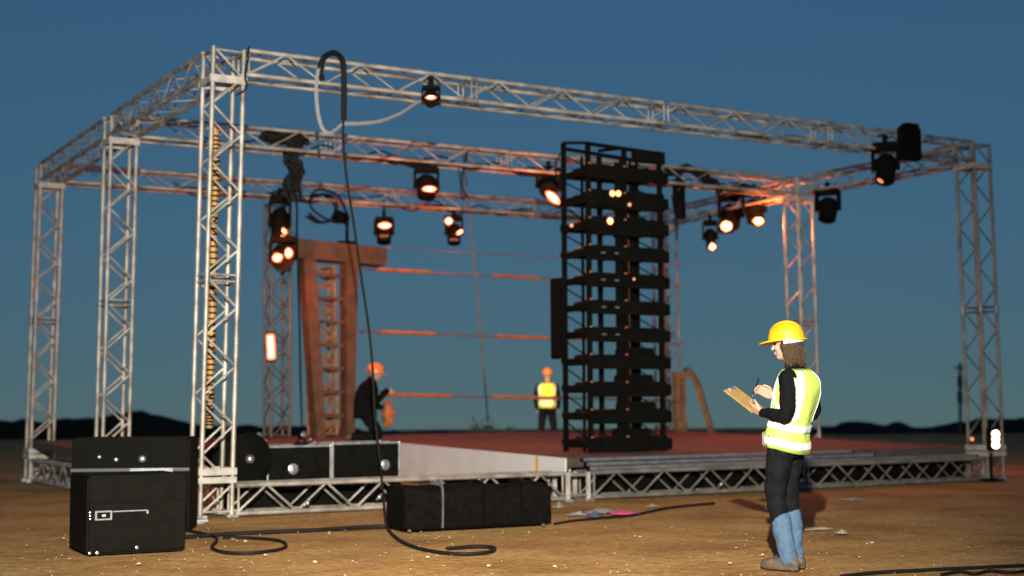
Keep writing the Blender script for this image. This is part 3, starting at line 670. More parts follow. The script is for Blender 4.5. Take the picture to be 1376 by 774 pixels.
# right-hand lamps
p = onx(954, 296, 12.35); lamp('slim lamp with one small round lens, the lowest lit one near the rack', p, .60, .30, to_cam(p)*.45+Vector((0, 0, -1)), [(957, 331.5, 4.6, 4.6, 0, HOTW)], 170, taper=.75)
p = onx(982, 262, 12.2); lamp('fat lamp with a round amber lens, between two other lit lamps', p, .66, .48, to_cam(p)*.5+Vector((-.1, 0, -1)), [(976, 304, 8, 7, 0, HOTW)], 300)
p = onx(1013, 256, 12.2); lamp('lamp with an oval amber lens next to the orange-washed column top', p, .62, .44, to_cam(p)*.45+Vector((.1, 0, -1)), [(1019, 297, 7, 5, 0, HOTW)], 2200, laim=(-.1, -1, -.9), spill=.085)
p = hang(912, 4.16); lamp('unlit black lamp hung under the mid-stage truss beside the rack', p+Vector((0, 0, .12)), .66, .28, (.05, -.1, -1))
p = onx(1111, 262, 12.1); lamp('unlit black lamp hung under the orange-lit side truss', p+Vector((0, -.02, .1)), .58, .42, (-.35, -.2, -1))
p = ony(1189, 192, -.04); lamp('black lamp with a faint red lens sliver hung on the front roof truss', p, .62, .38, (-.45, -.35, -1), [(1183, 243, 4.4, 1.8, -35, HOTR)], 0)
t = thing('control_box', 'black control box strapped on the front roof truss beside a black lamp', 'control box', ony(1222, 215, -.03))
c = ony(1222, 193, -.10); box('housing', c, (.38, .16, .50), BLK, t, None, .03); box('hood', c+Vector((0, -.02, .26)), (.26, .14, .06), BLK, t, None, .015)
for dx_ in (-.12, .12): box('hook', c+Vector((dx_, .06, .13)), (.04, .1, .2), BLK, t, None, .006)
box('dial_panel', c+Vector((-.02, -.085, .0)), (.2, .014, .2), BLKG, t, None, .003)
# stacked white lamps at the foot of the corner column
c = ony(1338, 590, -.22)
t = thing('lamp_stack', 'three round white lamps stacked at the foot of a truss column', 'lamp stack', (c.x, c.y, 0))
box('housing', c+Vector((0, .09, 0)), (.13, .10, .34), BLK, t, None, .02); tube('stand', (c.x, c.y+.1, .0), (c.x, c.y+.1, c.z-.2), .02, BLK, t); box('foot', (c.x, c.y+.1, .02), (.26, .26, .03), BLK, t, None, .006)
for py in (583, 590, 598): 
    q = ony(1338, py, -.23); ell('lens', q, (.062, .05, .055 if py != 590 else .042), HOTW, t)
t = thing('marker_lamp', 'tiny orange marker lamp clipped to a truss column near the three white lamps', 'marker lamp', ony(1306, 594, -.04)); q = ony(1306, 590, -.05)
ell('lens', q, (.03, .03, .03), HOTR2, t); box('clip', q+Vector((0, .03, -.02)), (.05, .04, .05), BLK, t, None, .005)
# beads on the rack
for px, py, r_, m_ in ((823, 260, 4, HOTA), (831, 260, 4, HOTA), (820, 297, 4.6, HOTA), (846, 275, 2.6, HOTR2), (768, 303, 2.6, HOTR2), (852, 375, 1.8, HOTR2)):
    q = ony(px, py, RY-.075); k = (q-CAM).dot(FW)/F_PX; ell('indicator_lamp', q, (r_*k, .02, r_*k), m_, rk)
# silver couplers on the front base truss
for px, py, wh in ((969, 651, 'below the stacked grey deck rails'), (1077, 646, 'beside the clipboard worker'), (510, 668, 'beside the hanging black cable'), (413, 676, 'below the flight case with the low latch dish')):
    if True:
        q = ony(px, py, -.01); t = thing('pipe_coupler', 'shiny pipe coupler on the base truss '+wh, 'coupler', q, 'shiny couplers on the base truss')
        ell('ball', q, (.026, .026, .026), SIL, t); tube('pin', q+Vector((-.03, .02, -.03)), q+Vector((.03, .02, .03)), .01, SIL, t)

# ------------------------------------------------------------------ cables and drapes on the trusses
def pxs(lst, Y): return [ony(x, y, Y) for x, y in lst]
pts = [ony(432, 108, -.02), ony(430, 92, -.06), ony(436, 76, -.04), ony(448, 70, .10), ony(459, 78, -.05), ony(462, 100, -.12), ony(462, 150, -.14), ony(461, 185, -.14), ony(466, 240, -.14), ony(476, 305, -.14), ony(485, 370, -.14), ony(494, 430, -.14),
       ony(500, 485, -.14), ony(504, 560, -.14), ony(511, 622, -.15), ony(515, 665, -.2), onz(520, 705, .02), onz(532, 722, .012), onz(560, 736, .012), onz(610, 744, .012), onz(655, 742, .012), onz(664, 736, .012), onz(640, 734, .012), onz(600, 737, .012)]
rads = [.024]*len(pts)
ct = cable('hanging_cable', pts, .015, RUB, None, 8, 10); tag(ct, 'long black cable looped over the front roof truss and trailing onto the dirt', 'cable')
t2 = [ony(433, 108, -.03), ony(430, 92, -.07), ony(436, 77, -.05), ony(448, 71, .06), ony(459, 79, -.07), ony(462, 100, -.13), ony(462, 160, -.15)]
cable('ribbed_sleeve', t2, .034, RUB, ct, 8, 8)
tag(cable('webbing_strap', [ony(436, 78, -.02), ony(428, 92, -.08), ony(425, 120, -.08), ony(427, 150, -.08), ony(433, 172, -.08), ony(442, 179, -.09), ony(452, 174, -.1), ony(462, 167, -.12), ony(485, 166, -.1), ony(510, 163, -.06), ony(535, 154, -.02), ony(555, 142, .0), ony(570, 133, .05)], .026, STRAP, None, 6, 8, .25, 1.0), 'grey webbing strap looped under the front roof truss', 'strap')
# amber hose behind the corner column
hp = [(289, 172), (290, 230), (287, 300), (286, 380), (284, 460), (282, 530), (281, 575)]
tag(cable('ribbed_hose', [ony(x, y, .62) for x, y in hp], .042, AMB, None, 10, 6), 'amber ribbed hose hanging behind the corner column above the drum', 'hose')
hose = bpy.data.objects['ribbed_hose']
hpts = catmull([ony(x, y, .62) for x, y in hp], 10)
for i in range(2, len(hpts)-1, 1):
    d = hpts[i]-hpts[i-1]
    lathe('rib', [(-.012, .042), (-.008, .05), (.008, .05), (.012, .042)], RUB, hose, Matrix.Translation(hpts[i]) @ mrot(d), 10)
# black strap on the corner column top
tag(cable('ratchet_strap', [ony(334, 63, -.04), ony(333, 80, -.05), ony(329, 100, -.05), ony(331, 118, -.05), ony(318, 128, -.03)], .03, RUB, None, 6, 6, .3, 1.), 'black ratchet strap wrapped round the top of the corner column', 'strap')
def bundle(name, label, Pts, n_, spread, r, seed, drop=0):
    """a bunch of black cables following Pts"""
    rr = random.Random(seed); t = thing(name, label, 'cable bundle', Pts[0], 'black cable bundles on the roof trusses')
    for i in range(n_):
        q = [Vector(p)+Vector((rr.uniform(-1, 1), rr.uniform(-1, 1), rr.uniform(-1, 1)))*spread for p in Pts]
        cable('cable', q, r*rr.uniform(.8, 1.4), RUB, t, 6, 5)
    return t
bundle('cable_bundle', 'fat black cable bundle drooping from the mid-stage truss above the tower lamps', pxs([(365, 183), (392, 184), (398, 195), (388, 212), (398, 230), (393, 250), (396, 262)], 4.3), 12, .10, .032, 5)
bundle('cable_bundle', 'black cable bundle lying along the top of the mid-stage truss beside that droop', pxs([(352, 182), (375, 184), (400, 186), (412, 190)], 4.3), 6, .05, .028, 6)
bundle('cable_bundle', 'black cable bundle lying in the mid-stage truss beside the barred lamp', pxs([(512, 212), (530, 215), (552, 218), (566, 226)], 4.3), 8, .05, .024, 7)
bundle('cable_bundle', 'black cables humped over the mid-stage truss between the rack and the lit lamps', pxs([(898, 232), (912, 230), (925, 228), (942, 234), (952, 244), (962, 248), (966, 258)], 4.2), 10, .06, .030, 8)
bundle('cable_bundle', 'black cables knotted on the mid-stage truss beside the blazing slanted lamp', pxs([(700, 231), (716, 231), (730, 236), (745, 242), (752, 256)], 4.2), 7, .05, .024, 9)
bundle('cable_bundle', 'thin black cables dangling between the two rear trusses beside the hanging rope', pxs([(628, 205), (627, 218), (620, 232), (622, 258), (625, 270)], 4.35), 3, .05, .010, 10)
bundle('cable_bundle', 'black cable loops along the rear roof truss above the lattice tower', pxs([(362, 262), (385, 258), (405, 268), (425, 262), (440, 262), (452, 275), (447, 292), (430, 297), (412, 288)], 8.5), 4, .04, .016, 11)
bundle('cable_bundle', 'black cable bundle on the mid-stage truss above the two amber lamps', pxs([(972, 258), (990, 252), (1008, 254), (1020, 258)], 5.2), 7, .07, .03, 12)
c = hang(404, 4.3); tag(cable('drop_cable', [ony(396, 250, 4.4), ony(399, 280, 4.6), ony(399, 310, 4.9), ony(400, 345, 5.3), ony(402, 420, 5.6), ony(404, 520, 5.8), onz(406, 582, dz(6)+.02)], .016, RUB), 'thin black cable dropping from the fat bundle to the deck', 'cable')
# cables on the dirt, and the dark strip for the base truss shadow
for i, (lab, L_, r_) in enumerate((
    ('black cable lying in a loop on the dirt in front of the corner column', [(250, 712), (290, 722), (285, 736), (310, 743), (350, 742), (382, 736), (378, 727), (340, 723), (300, 722)], .014),
    ('dark strip on the dirt standing for the shadow of the base truss', [(245, 722), (300, 718), (360, 715), (430, 712), (500, 708), (545, 708)], .02),  # dark tube put in for the ground shadow along the base truss
    ('black cable crossing the dirt behind the worker with the clipboard', [(1130, 774), (1180, 769), (1240, 766), (1300, 763), (1390, 759)], .012),
    ('second black cable lying in curls on the dirt beyond the boots', [(1265, 772), (1290, 768), (1310, 771), (1330, 767), (1360, 769), (1395, 764)], .011),
    ('thin black cable in the dirt between the bag and the pink rag', [(745, 704), (770, 700), (800, 697), (850, 692), (900, 682), (960, 676)], .014))):
    tag(cable('ground_cable', [onz(x, y, r_*.6) for x, y in L_], r_, RUB, None, 7, 8), lab, 'cable', 'cables on the dirt')

# ------------------------------------------------------------------ litter and stones
def rag(name, label, px, py, sx_, sy_, hz, m, seed, cat='rag', rotz=0, z0=.0):
    b0 = onz(px, py, 0); bm = bmesh.new(); N = 12; g_ = []
    for i in range(N+1):
        row = []
        for j in range(N+1):
            u, v = i/N-.5, j/N-.5; e = 1-max(abs(u), abs(v))*2
            w = 1+.25*noise.noise((u*3, v*3, seed))
            x = u*sx_*w; y = v*sy_*w; c_, s_ = math.cos(rotz), math.sin(rotz)
            z = z0+.006+hz*.55*(abs(noise.noise((u*3+seed, v*3, seed)))*1.1+.5*e)*(0.35+e)
            row.append(bm.verts.new((b0.x+x*c_-y*s_, b0.y+x*s_+y*c_, z)))
        g_.append(row)
    for i in range(N):
        for j in range(N): bm.faces.new((g_[i][j], g_[i+1][j], g_[i+1][j+1], g_[i][j+1]))
    bot = [bm.verts.new((v.co.x, v.co.y, .002)) for v in [g_[0][0], g_[N][0], g_[N][N], g_[0][N]]]
    o = link(name, mesh_from(name, bm, True), m); tag(o, label, cat); md = o.modifiers.new('thick', 'SOLIDIFY'); md.thickness = .006
    return o
rag('crumpled_cloth', 'crumpled pink rag on the dirt by the front base truss', 838, 691, .30, .22, .06, PINK, 1.3, 'rag', -.5)
rag('crumpled_cloth', 'crumpled pale cloth lying against the pink rag', 812, 688, .36, .24, .06, LITW, 2.7, 'rag', -.5)
rag('plastic_bag', 'crumpled grey-blue plastic bag beside the pale cloth', 799, 694, .22, .2, .09, LITB, 3.9, 'bag', .3)
rag('paper_scrap', 'pale paper scrap under the joint of the base trusses', 776, 692, .22, .12, .05, LITW, 5.1, 'litter', -.4)
rag('paper_scrap', 'pale crumpled scrap beside the black bag end', 751, 682, .14, .14, .08, LITW, 6.3, 'litter', 0)
rag('fabric_strip', 'long curled pale strip on the dirt near the boots', 1100, 712, .28, .05, .04, LITW, 7.7, 'litter', -.15)
rag('paper_scrap', 'small crumpled white scrap next to the curled pale strip', 1131, 718, .09, .09, .06, LITW, 8.2, 'litter', 0)
rag('paper_scrap', 'flat pale scrap on the dirt under the far base truss', 1146, 672, .24, .2, .05, LITW, 9.4, 'litter', 0)
rag('paper_scrap', 'pale scrap in the shade of the base truss below the deck rails', 876, 681, .14, .1, .04, LITW, 4.4, 'litter', 0)
def stones(name, n_, seed, smin, smax, zone, m):
    rr = random.Random(seed); bm = bmesh.new()
    for i in range(n_):
        px, py = rr.uniform(*zone[:2]), rr.uniform(*zone[2:])
        q = onz(px, py, 0); s_ = rr.uniform(smin, smax)**1
        r_ = bmesh.ops.create_icosphere(bm, subdivisions=1, radius=s_)
        a = rr.uniform(0, 6.28); ca, sa = math.cos(a), math.sin(a); ex = rr.uniform(.7, 1.4)
        for v in r_['verts']:
            x, y, z = v.co; x *= ex*rr.uniform(.85, 1.1); z *= .55
            v.co = (q.x+x*ca-y*sa, q.y+x*sa+y*ca, max(-.02, z+s_*.25))
    o = link(name, mesh_from(name, bm), m); o['kind'] = 'stuff'; o['label'] = 'scattered pale stones and grit on the dirt'; return o
stones('gravel', 700, 5, .003, .009, (-40, 1420, 690, 830), STONE)
stones('gravel', 40, 9, .008, .020, (60, 1200, 715, 800), STONE)

# ------------------------------------------------------------------ people
def ringsweep(bm, rings, seg=18, pw=1.0):
    """rings: (centre, ax vector, ay vector)"""
    R_ = []
    for c, ax, ay in rings:
        row = []
        for k in range(seg):
            a = 2*math.pi*k/seg; ca, sa = math.cos(a), math.sin(a)
            ca = math.copysign(abs(ca)**pw, ca); sa = math.copysign(abs(sa)**pw, sa)
            row.append(bm.verts.new(c+ax*ca+ay*sa))
        R_.append(row)
    for i in range(len(R_)-1):
        for k in range(seg): bm.faces.new((R_[i][k], R_[i][(k+1) % seg], R_[i+1][(k+1) % seg], R_[i+1][k]))
    bm.faces.new(R_[0][::-1]); bm.faces.new(R_[-1])
def ball(bm, c, r, rot=None):
    q = bmesh.ops.create_uvsphere(bm, u_segments=14, v_segments=9, radius=1)
    for v in q['verts']:
        p = Vector((v.co.x*r[0], v.co.y*r[1], v.co.z*r[2]))
        v.co = c+(rot @ p if rot else p)
def fold_tex():
    if 'folds' not in bpy.data.textures:
        tx_ = bpy.data.textures.new('folds', 'CLOUDS'); tx_.noise_scale = .075; tx_.noise_depth = 2
    return bpy.data.textures['folds']
class Fig:
    def __init__(s, name, label, cat, O, face):
        s.O = Vector(O); s.F = Vector((face[0], face[1], 0)).normalized(); s.L = Vector((0, 0, 1)).cross(s.F)
        s.t = thing(name, label, cat, O); s.Rm = Matrix((s.F, s.L, Vector((0, 0, 1)))).transposed()
    def P(s, p): return s.O+s.F*p[0]+s.L*p[1]+Vector((0, 0, p[2]))
    def chain(s, bm, pts, rad, n=5, seg=12):
        c = catmull([s.P(p) for p in pts], n); rr = []
        for i in range(len(rad)-1): rr += [rad[i]+(rad[i+1]-rad[i])*k/n for k in range(n)]
        rr.append(rad[-1]); sweep(bm, c, rr, seg)
        for q, r_ in ((c[0], rr[0]), (c[-1], rr[-1])): ball(bm, q, (r_, r_, r_))
    def torso(s, bm, rows, off=0., seg=24):
        ringsweep(bm, [(s.P((cf, cl, z)), s.F*(hd+off), s.L*(hw+off)) for z, cf, hd, hw, cl in rows], seg, .85)
    def ball(s, bm, p, r): ball(bm, s.P(p), r, s.Rm)
    def fuse(s, name, bm, m, parent, vox, smooth=3, wrinkle=0):
        me = mesh_from(name, bm, True); o = link(name, me, m, parent)
        md = o.modifiers.new('remesh', 'REMESH'); md.mode = 'VOXEL'; md.voxel_size = vox; md.use_smooth_shade = True
        if smooth: sm = o.modifiers.new('smooth', 'SMOOTH'); sm.iterations = smooth; sm.factor = .5
        if wrinkle: dm = o.modifiers.new('folds', 'DISPLACE'); dm.texture = fold_tex(); dm.strength = wrinkle; dm.mid_level = .5; dm.texture_coords = 'GLOBAL'
        return o
def lerp_rows(rows, z):
    for a, b in zip(rows, rows[1:]):
        if (a[0]-z)*(b[0]-z) <= 0: t = (z-a[0])/(b[0]-a[0]+1e-9); return [a[i]+(b[i]-a[i])*t for i in range(5)]
    return rows[0] if abs(rows[0][0]-z) < abs(rows[-1][0]-z) else rows[-1]
def head_shape(fg, bm, hc, k=1.0, yaw=0):
    c, s_ = math.cos(yaw), math.sin(yaw)
    def H(f, l, z): return (hc[0]+(f*c-l*s_)*k, hc[1]+(f*s_+l*c)*k, hc[2]+z*k)
    fg.ball(bm, H(-.008, 0, .03), (.098*k, .077*k, .098*k)); fg.ball(bm, H(.022, 0, -.03), (.068*k, .060*k, .085*k))
    fg.ball(bm, H(.050, 0, -.088), (.030*k, .036*k, .024*k))               # chin
    fg.chain(bm, [H(.088, 0, .018), H(.102, 0, -.008), H(.112, 0, -.026)], [.010*k, .013*k, .014*k], 3, 8)   # nose
    fg.ball(bm, H(.085, 0, .03), (.016*k, .05*k, .012*k)); fg.ball(bm, H(.088, 0, -.056), (.012*k, .024*k, .008*k)); fg.ball(bm, H(.085, 0, -.068), (.012*k, .020*k, .008*k))
    for q in (-1, 1): fg.ball(bm, H(-.005, .077*q, -.01), (.022*k, .010*k, .034*k)); fg.ball(bm, H(.062, .038*q, -.018), (.026*k, .022*k, .022*k))
    return H
def hand(fg, bm, W_, tip, palm_n, thumb_side, curl=.5, k=1.0):
    """hand from wrist W_ toward tip (local coords); palm_n = palm normal; thumb_side = direction of the thumb"""
    W_ = Vector(W_); d = (Vector(tip)-W_).normalized(); n_ = Vector(palm_n); n_ = (n_-d*n_.dot(d)).normalized(); s_ = d.cross(n_).normalized()
    if s_.dot(Vector(thumb_side)) < 0: s_ = -s_
    kn = W_+d*.09*k
    for q in (-.028, -.009, .010, .028): fg.chain(bm, [W_+d*.01+s_*q*.6, W_+d*.05+s_*q*.9, kn+s_*q], [.016*k, .017*k, .013*k], 3, 8)
    for q, ln in ((.030, .070), (.010, .080), (-.010, .075), (-.030, .058)):
        a = kn+s_*q; b = a+(d*math.cos(curl*.5)+n_*math.sin(curl*.5))*ln*.45*k; c = b+(d*math.cos(curl*1.4)+n_*math.sin(curl*1.4))*ln*.33*k; e = c+(d*math.cos(curl*2.2)+n_*math.sin(curl*2.2))*ln*.25*k
        fg.chain(bm, [a, b, c, e], [.0100*k, .0090*k, .0085*k, .0075*k], 3, 7)
    a = W_+d*.025*k+s_*.024; b = a+(d*.6+s_*.7+n_*.2).normalized()*.038*k; c = b+(d*.9+s_*.2+n_*.45).normalized()*.032*k; e = c+(d*.9+n_*.4).normalized()*.02*k
    fg.chain(bm, [a, b, c, e], [.014*k, .0115*k, .010*k, .008*k], 3, 7)
def helmet(fg, hc, m, k=1.0, yaw=0, tilt=0., strap=None):
    c = fg.P((hc[0], hc[1], hc[2]+.045*k)); rot = fg.Rm.to_4x4() @ Matrix.Rotation(yaw, 4, 'Z') @ Matrix.Rotation(tilt, 4, 'Y')
    prof = [(-.012, 1.0), (.0, 1.03), (.02, 1.0), (.05, .95), (.08, .84), (.105, .66), (.122, .42), (.130, .18), (.132, .01)]
    M = Matrix.Translation(c) @ rot @ Matrix.Diagonal((.135*k, .112*k, k*1.0, 1))
    h = lathe('hard_hat', prof, m, fg.t, M, 28, 60)
    bm = bmesh.new(); top = []; bot = []
    for i in range(28):
        a = 2*math.pi*i/28; fx = math.cos(a); ex = .018+.055*max(0, fx)**1.5
        for lst, dzz, r_ in ((top, -.004, 0), (bot, -.014, 0)): lst.append(bm.verts.new(((.138+ex)*k*fx, (.114+ex*.7)*k*math.sin(a), (dzz-.018*max(0, fx)**2)*k)))
    bm.faces.new(top); bm.faces.new(bot[::-1])
    for i in range(28): bm.faces.new((top[i], top[(i+1) % 28], bot[(i+1) % 28], bot[i]))
    link('brim', mesh_from('brim', bm), m, h, Matrix.Translation(c) @ rot)
    for q in (-.035, 0, .035):
        pts = [Vector((x, q*(1-.3*abs(x)/.13), .132*math.sqrt(max(.02, 1-(x/.14)**2-(q/.125)**2)))) for x in (-.11, -.07, -.02, .03, .08, .115)]
        bm = bmesh.new(); sweep(bm, catmull([p*k for p in pts], 3), .007*k, 6); link('ridge', mesh_from('ridge', bm, True), m, h, Matrix.Translation(c) @ rot)
    if strap:
        bm = bmesh.new(); pts = [Vector((.125*math.cos(a), .104*math.sin(a), -.03-.02*math.cos(a))) for a in [R(x) for x in range(95, 266, 17)]]
        sweep(bm, catmull([p*k for p in pts], 3), .016*k, 6, 1.3, .4); link('head_strap', mesh_from('strap', bm, True), strap, h, Matrix.Translation(c) @ rot)
    return h
def vest_mesh(fg, rows, z0, z1, th0, th1, off, m, name, parent, solid=.006, nz_=16, na=40, zfun=None, close=False):
    bm = bmesh.new(); g_ = []
    for i in range(nz_+1):
        row = []
        for k_ in range(na+1):
            th = R(th0+(th1-th0)*k_/na); zz = z0+(z1-z0)*i/nz_
            if zfun: zz = zfun(zz, th, i/nz_)
            z, cf, hd, hw, cl = lerp_rows(rows, zz)
            ca, sa = math.cos(th), math.sin(th); ca = math.copysign(abs(ca)**.85, ca); sa = math.copysign(abs(sa)**.85, sa)
            wr = .010*noise.noise((th*2.2, zz*6, 3.1))+.006*noise.noise((th*6, zz*14, 8.1))
            row.append(bm.verts.new(fg.P((cf+(hd+off+wr)*ca, cl+(hw+off+wr)*sa, zz))))
        g_.append(row)
    for i in range(nz_):
        for k_ in range(na): bm.faces.new((g_[i][k_], g_[i][k_+1], g_[i+1][k_+1], g_[i+1][k_]))
    if close: bmesh.ops.remove_doubles(bm, verts=bm.verts, dist=.0005)
    o = link(name, mesh_from(name, bm, True), m, parent); md = o.modifiers.new('thick', 'SOLIDIFY'); md.thickness = solid; md.offset = 1
    return o

# ---- the worker with the clipboard
fo_ = onz(1061, 764, 0); rgt = Vector((RT.x, RT.y, 0)).normalized(); fwd = Vector((FW.x, FW.y, 0)).normalized()
face = -rgt*math.cos(R(38))+fwd*math.sin(R(38))
A_ = Fig('person', 'worker in yellow hard hat and fluorescent vest reading a clipboard on the dirt', 'person', (fo_.x, fo_.y, 0), face)
rows = [(.86, .0, .125, .168, 0), (.95, -.005, .118, .160, 0), (1.05, -.03, .105, .145, 0), (1.15, -.06, .112, .152, 0), (1.25, -.085, .118, .165, 0), (1.33, -.10, .108, .172, 0), (1.38, -.10, .088, .150, 0), (1.42, -.09, .066, .095, 0), (1.455, -.075, .050, .058, 0)]
Ls = (-.10, .165, 1.365); Le = (-.11, .225, 1.10); Lw = (.115, .150, 1.120); Lt = (.25, .11, 1.165)
Rs = (-.10, -.165, 1.365); Re = (-.09, -.235, 1.11); Rw = (.150, -.095, 1.235); Rtp = (.26, -.05, 1.30)
bm = bmesh.new(); A_.torso(bm, [(z, c, d*.9, w*.9, l) for z, c, d, w, l in rows])
A_.chain(bm, [(-.075, 0, 1.43), (-.055, 0, 1.48), (-.03, 0, 1.53)], [.058, .050, .052])
HC = (-.015, 0, 1.605); Hf = head_shape(A_, bm, HC, .95, R(8))
for s_, e_, w_, t_ in ((Ls, Le, Lw, Lt), (Rs, Re, Rw, Rtp)): A_.chain(bm, [s_, tuple((Vector(s_)+Vector(e_))/2), e_, tuple((Vector(e_)+Vector(w_))/2), w_], [.048, .044, .036, .035, .026])
hand(A_, bm, Lw, Lt, (0.2, -.8, .6), (.1, .2, 1), .55); hand(A_, bm, Rw, Rtp, (-.1, .9, -.3), (-.3, .3, 1), .75)
legs = {}
for q in (1, -1):
    hx = .0+.02*q
    J = [(-.0, .088*q, .88), (.035, .085*q, .68), (.045+.01*q, .08*q, .50), (.01+.0*q, .08*q, .30), (-.02-.015*q, .078*q, .10)]
    legs[q] = J; A_.chain(bm, J, [.085, .075, .055, .050, .036]); A_.chain(bm, [(J[-1][0]-.03, J[-1][1], .045), (J[-1][0]+.06, J[-1][1], .04), (J[-1][0]+.17, J[-1][1]+.01*q, .03)], [.035, .036, .026])
A_.fuse('body', bm, SKIN, A_.t, .0062, 3)
for q in (-1, 1): ell('eye', A_.P(Hf(.080, .030*q, .008)), (.012, .013, .009), BLK, A_.t)
bm = bmesh.new(); A_.torso(bm, rows[3:], .004)
for s_, e_, w_ in ((Ls, Le, Lw), (Rs, Re, Rw)):
    w2 = tuple(Vector(e_).lerp(Vector(w_), .93)); A_.chain(bm, [s_, tuple((Vector(s_)+Vector(e_))/2+Vector((-.008, 0, 0))), e_, tuple((Vector(e_)+Vector(w2))/2+Vector((0, 0, -.006))), w2], [.066, .060, .053, .046, .036])
A_.chain(bm, [(-.075, 0, 1.43), (-.065, 0, 1.468)], [.066, .060], 3)
A_.fuse('long_sleeve_top', bm, SHIRT, A_.t, .009, 3, .022)
bm = bmesh.new(); A_.torso(bm, [(.80, .0, .10, .155, 0), (.86, .0, .118, .165, 0), (.95, -.003, .112, .155, 0), (1.02, -.02, .103, .146, 0)], 0)
for q in (1, -1): J = legs[q]; A_.chain(bm, [J[0], J[1], J[2], J[3]], [.100, .088, .070, .064])
A_.fuse('trousers', bm, TROU, A_.t, .010, 3, .028)
for q in (1, -1):
    J = legs[q]; bm = bmesh.new(); A_.chain(bm, [(J[3][0]+.005, J[3][1], .355 if q > 0 else .38), J[3], ((J[3][0]+J[4][0])/2, J[4][1], .18), (J[4][0], J[4][1], .085)], [.068, .070, .066, .064], 6, 14)
    ringsweep(bm, [(A_.P((J[4][0], J[4][1], .06)), A_.F*.066, A_.L*.06), (A_.P((J[4][0], J[4][1], .12)), A_.F*.064, A_.L*.058)])
    A_.fuse('denim_cuff', bm, DENIM, A_.t, .008, 2, .026)
    bm = bmesh.new(); x0 = J[4][0]; l0 = J[4][1]
    A_.chain(bm, [(x0-.005, l0, .14), (x0-.015, l0, .06)], [.048, .048], 3)
    A_.chain(bm, [(x0-.045, l0, .045), (x0+.05, l0, .045), (x0+.14, l0+.012*q, .04), (x0+.19, l0+.015*q, .034)], [.040, .043, .042, .030], 4)
    ringsweep(bm, [(A_.P((x0+.065, l0+.006*q, z)), A_.F*.145, A_.L*.045) for z in (.0, .024)])
    A_.fuse('boot', bm, BOOT, A_.t, .007, 2)
vz = lambda zz, th, t: zz-(1-t)*(.045*max(0, -math.cos(th)))+(1-t)*.03*max(0, math.cos(th))
v_ = vest_mesh(A_, rows, .865, 1.425, 0, 360, .022, VEST, 'safety_vest', A_.t, .006, 22, 56, vz, True)
for z0, z1 in ((.885, .935), (1.005, 1.055)): vest_mesh(A_, rows, z0, z1, 0, 360, .030, TAPE, 'reflective_band', v_, .003, 3, 56, lambda zz, th, t: zz-.04*max(0, -math.cos(th))+.02*max(0, math.cos(th)), True)
for th in (32, 136, 224, 328): vest_mesh(A_, rows, 1.05, 1.42, th-9, th+9, .030, TAPE, 'reflective_band', v_, .003, 14, 4)
vest_mesh(A_, rows, .860, .874, 0, 360, .027, SEAM, 'hem_binding', v_, .003, 1, 56, vz, True)
# piping round the near arm hole
pts = []
for i in range(20):
    a = 2*math.pi*i/20; z = 1.27+.115*math.sin(a); th = R(90+36*math.cos(a)); zz, cf, hd, hw, cl = lerp_rows(rows, z)
    pts.append(A_.P((cf+(hd+.034)*math.cos(th), (hw+.034)*math.sin(th), z)))
bm = bmesh.new(); sweep(bm, catmull(pts+[pts[0]], 3), .012, 6, .5, 1.4); link('arm_hole_binding', mesh_from('binding', bm, True), TAPE, v_)
bm = bmesh.new()
A_.ball(bm, (HC[0]-.035, 0, HC[2]-.005), (.088, .088, .095)); A_.ball(bm, (HC[0]-.065, 0, HC[2]-.075), (.056, .082, .085))
for i in range(9):
    a = R(95+21*i); x = HC[0]-.015+.085*math.cos(a); y = .082*math.sin(a)
    A_.chain(bm, [(x, y, HC[2]+.0), (x-.012, y*1.05, HC[2]-.07), (x-.018, y*.98, HC[2]-.135-.02*math.sin(i*2.1))], [.024, .024, .010], 4, 7)
hair_ = A_.fuse('hair', bm, HAIR, A_.t, .008, 1)
bm = bmesh.new(); rr = random.Random(21)
for i in range(170):
    a = R(rr.uniform(88, 272)); x = HC[0]-.015+.098*math.cos(a); y = .092*math.sin(a); e1, e2 = rr.uniform(-.014, .014), rr.uniform(-.012, .012); ln = rr.uniform(.10, .175)
    sweep(bm, [A_.P((x, y, HC[2]+.01)), A_.P((x-.016+e2, y*1.08+e1*.5, HC[2]-.06)), A_.P((x-.02+e1, y*1.04+e2, HC[2]-ln*.8)), A_.P((x-.018+e1*1.6, y*.98+e2*1.8, HC[2]-ln))], [.004, .0036, .003, .001], 4)
link('loose_strands', mesh_from('strands', bm, True), HAIR, hair_)
helmet(A_, HC, HELY, .98, R(8), R(3), TAPE)
pb_ = A_.P((.02, .155, .905)); pc = box('belt_pouch', pb_, (.10, .05, .13), BLK, A_.t, A_.Rm.to_4x4(), .015)
box('radio', A_.P((.10, .13, .93)), (.05, .035, .10), STL, pc, A_.Rm.to_4x4(), .008)
ringsweep_b = bmesh.new(); ringsweep(ringsweep_b, [(A_.P(Vector(Lw)-Vector((.02, 0, .002))), A_.L*.036, Vector((0, 0, .034))), (A_.P(Vector(Lw)-Vector((.005, 0, .0))), A_.L*.034, Vector((0, 0, .032)))]); link('wrist_band', mesh_from('band', ringsweep_b, True), mat('red_band', (.5, .05, .03), .6), A_.t)
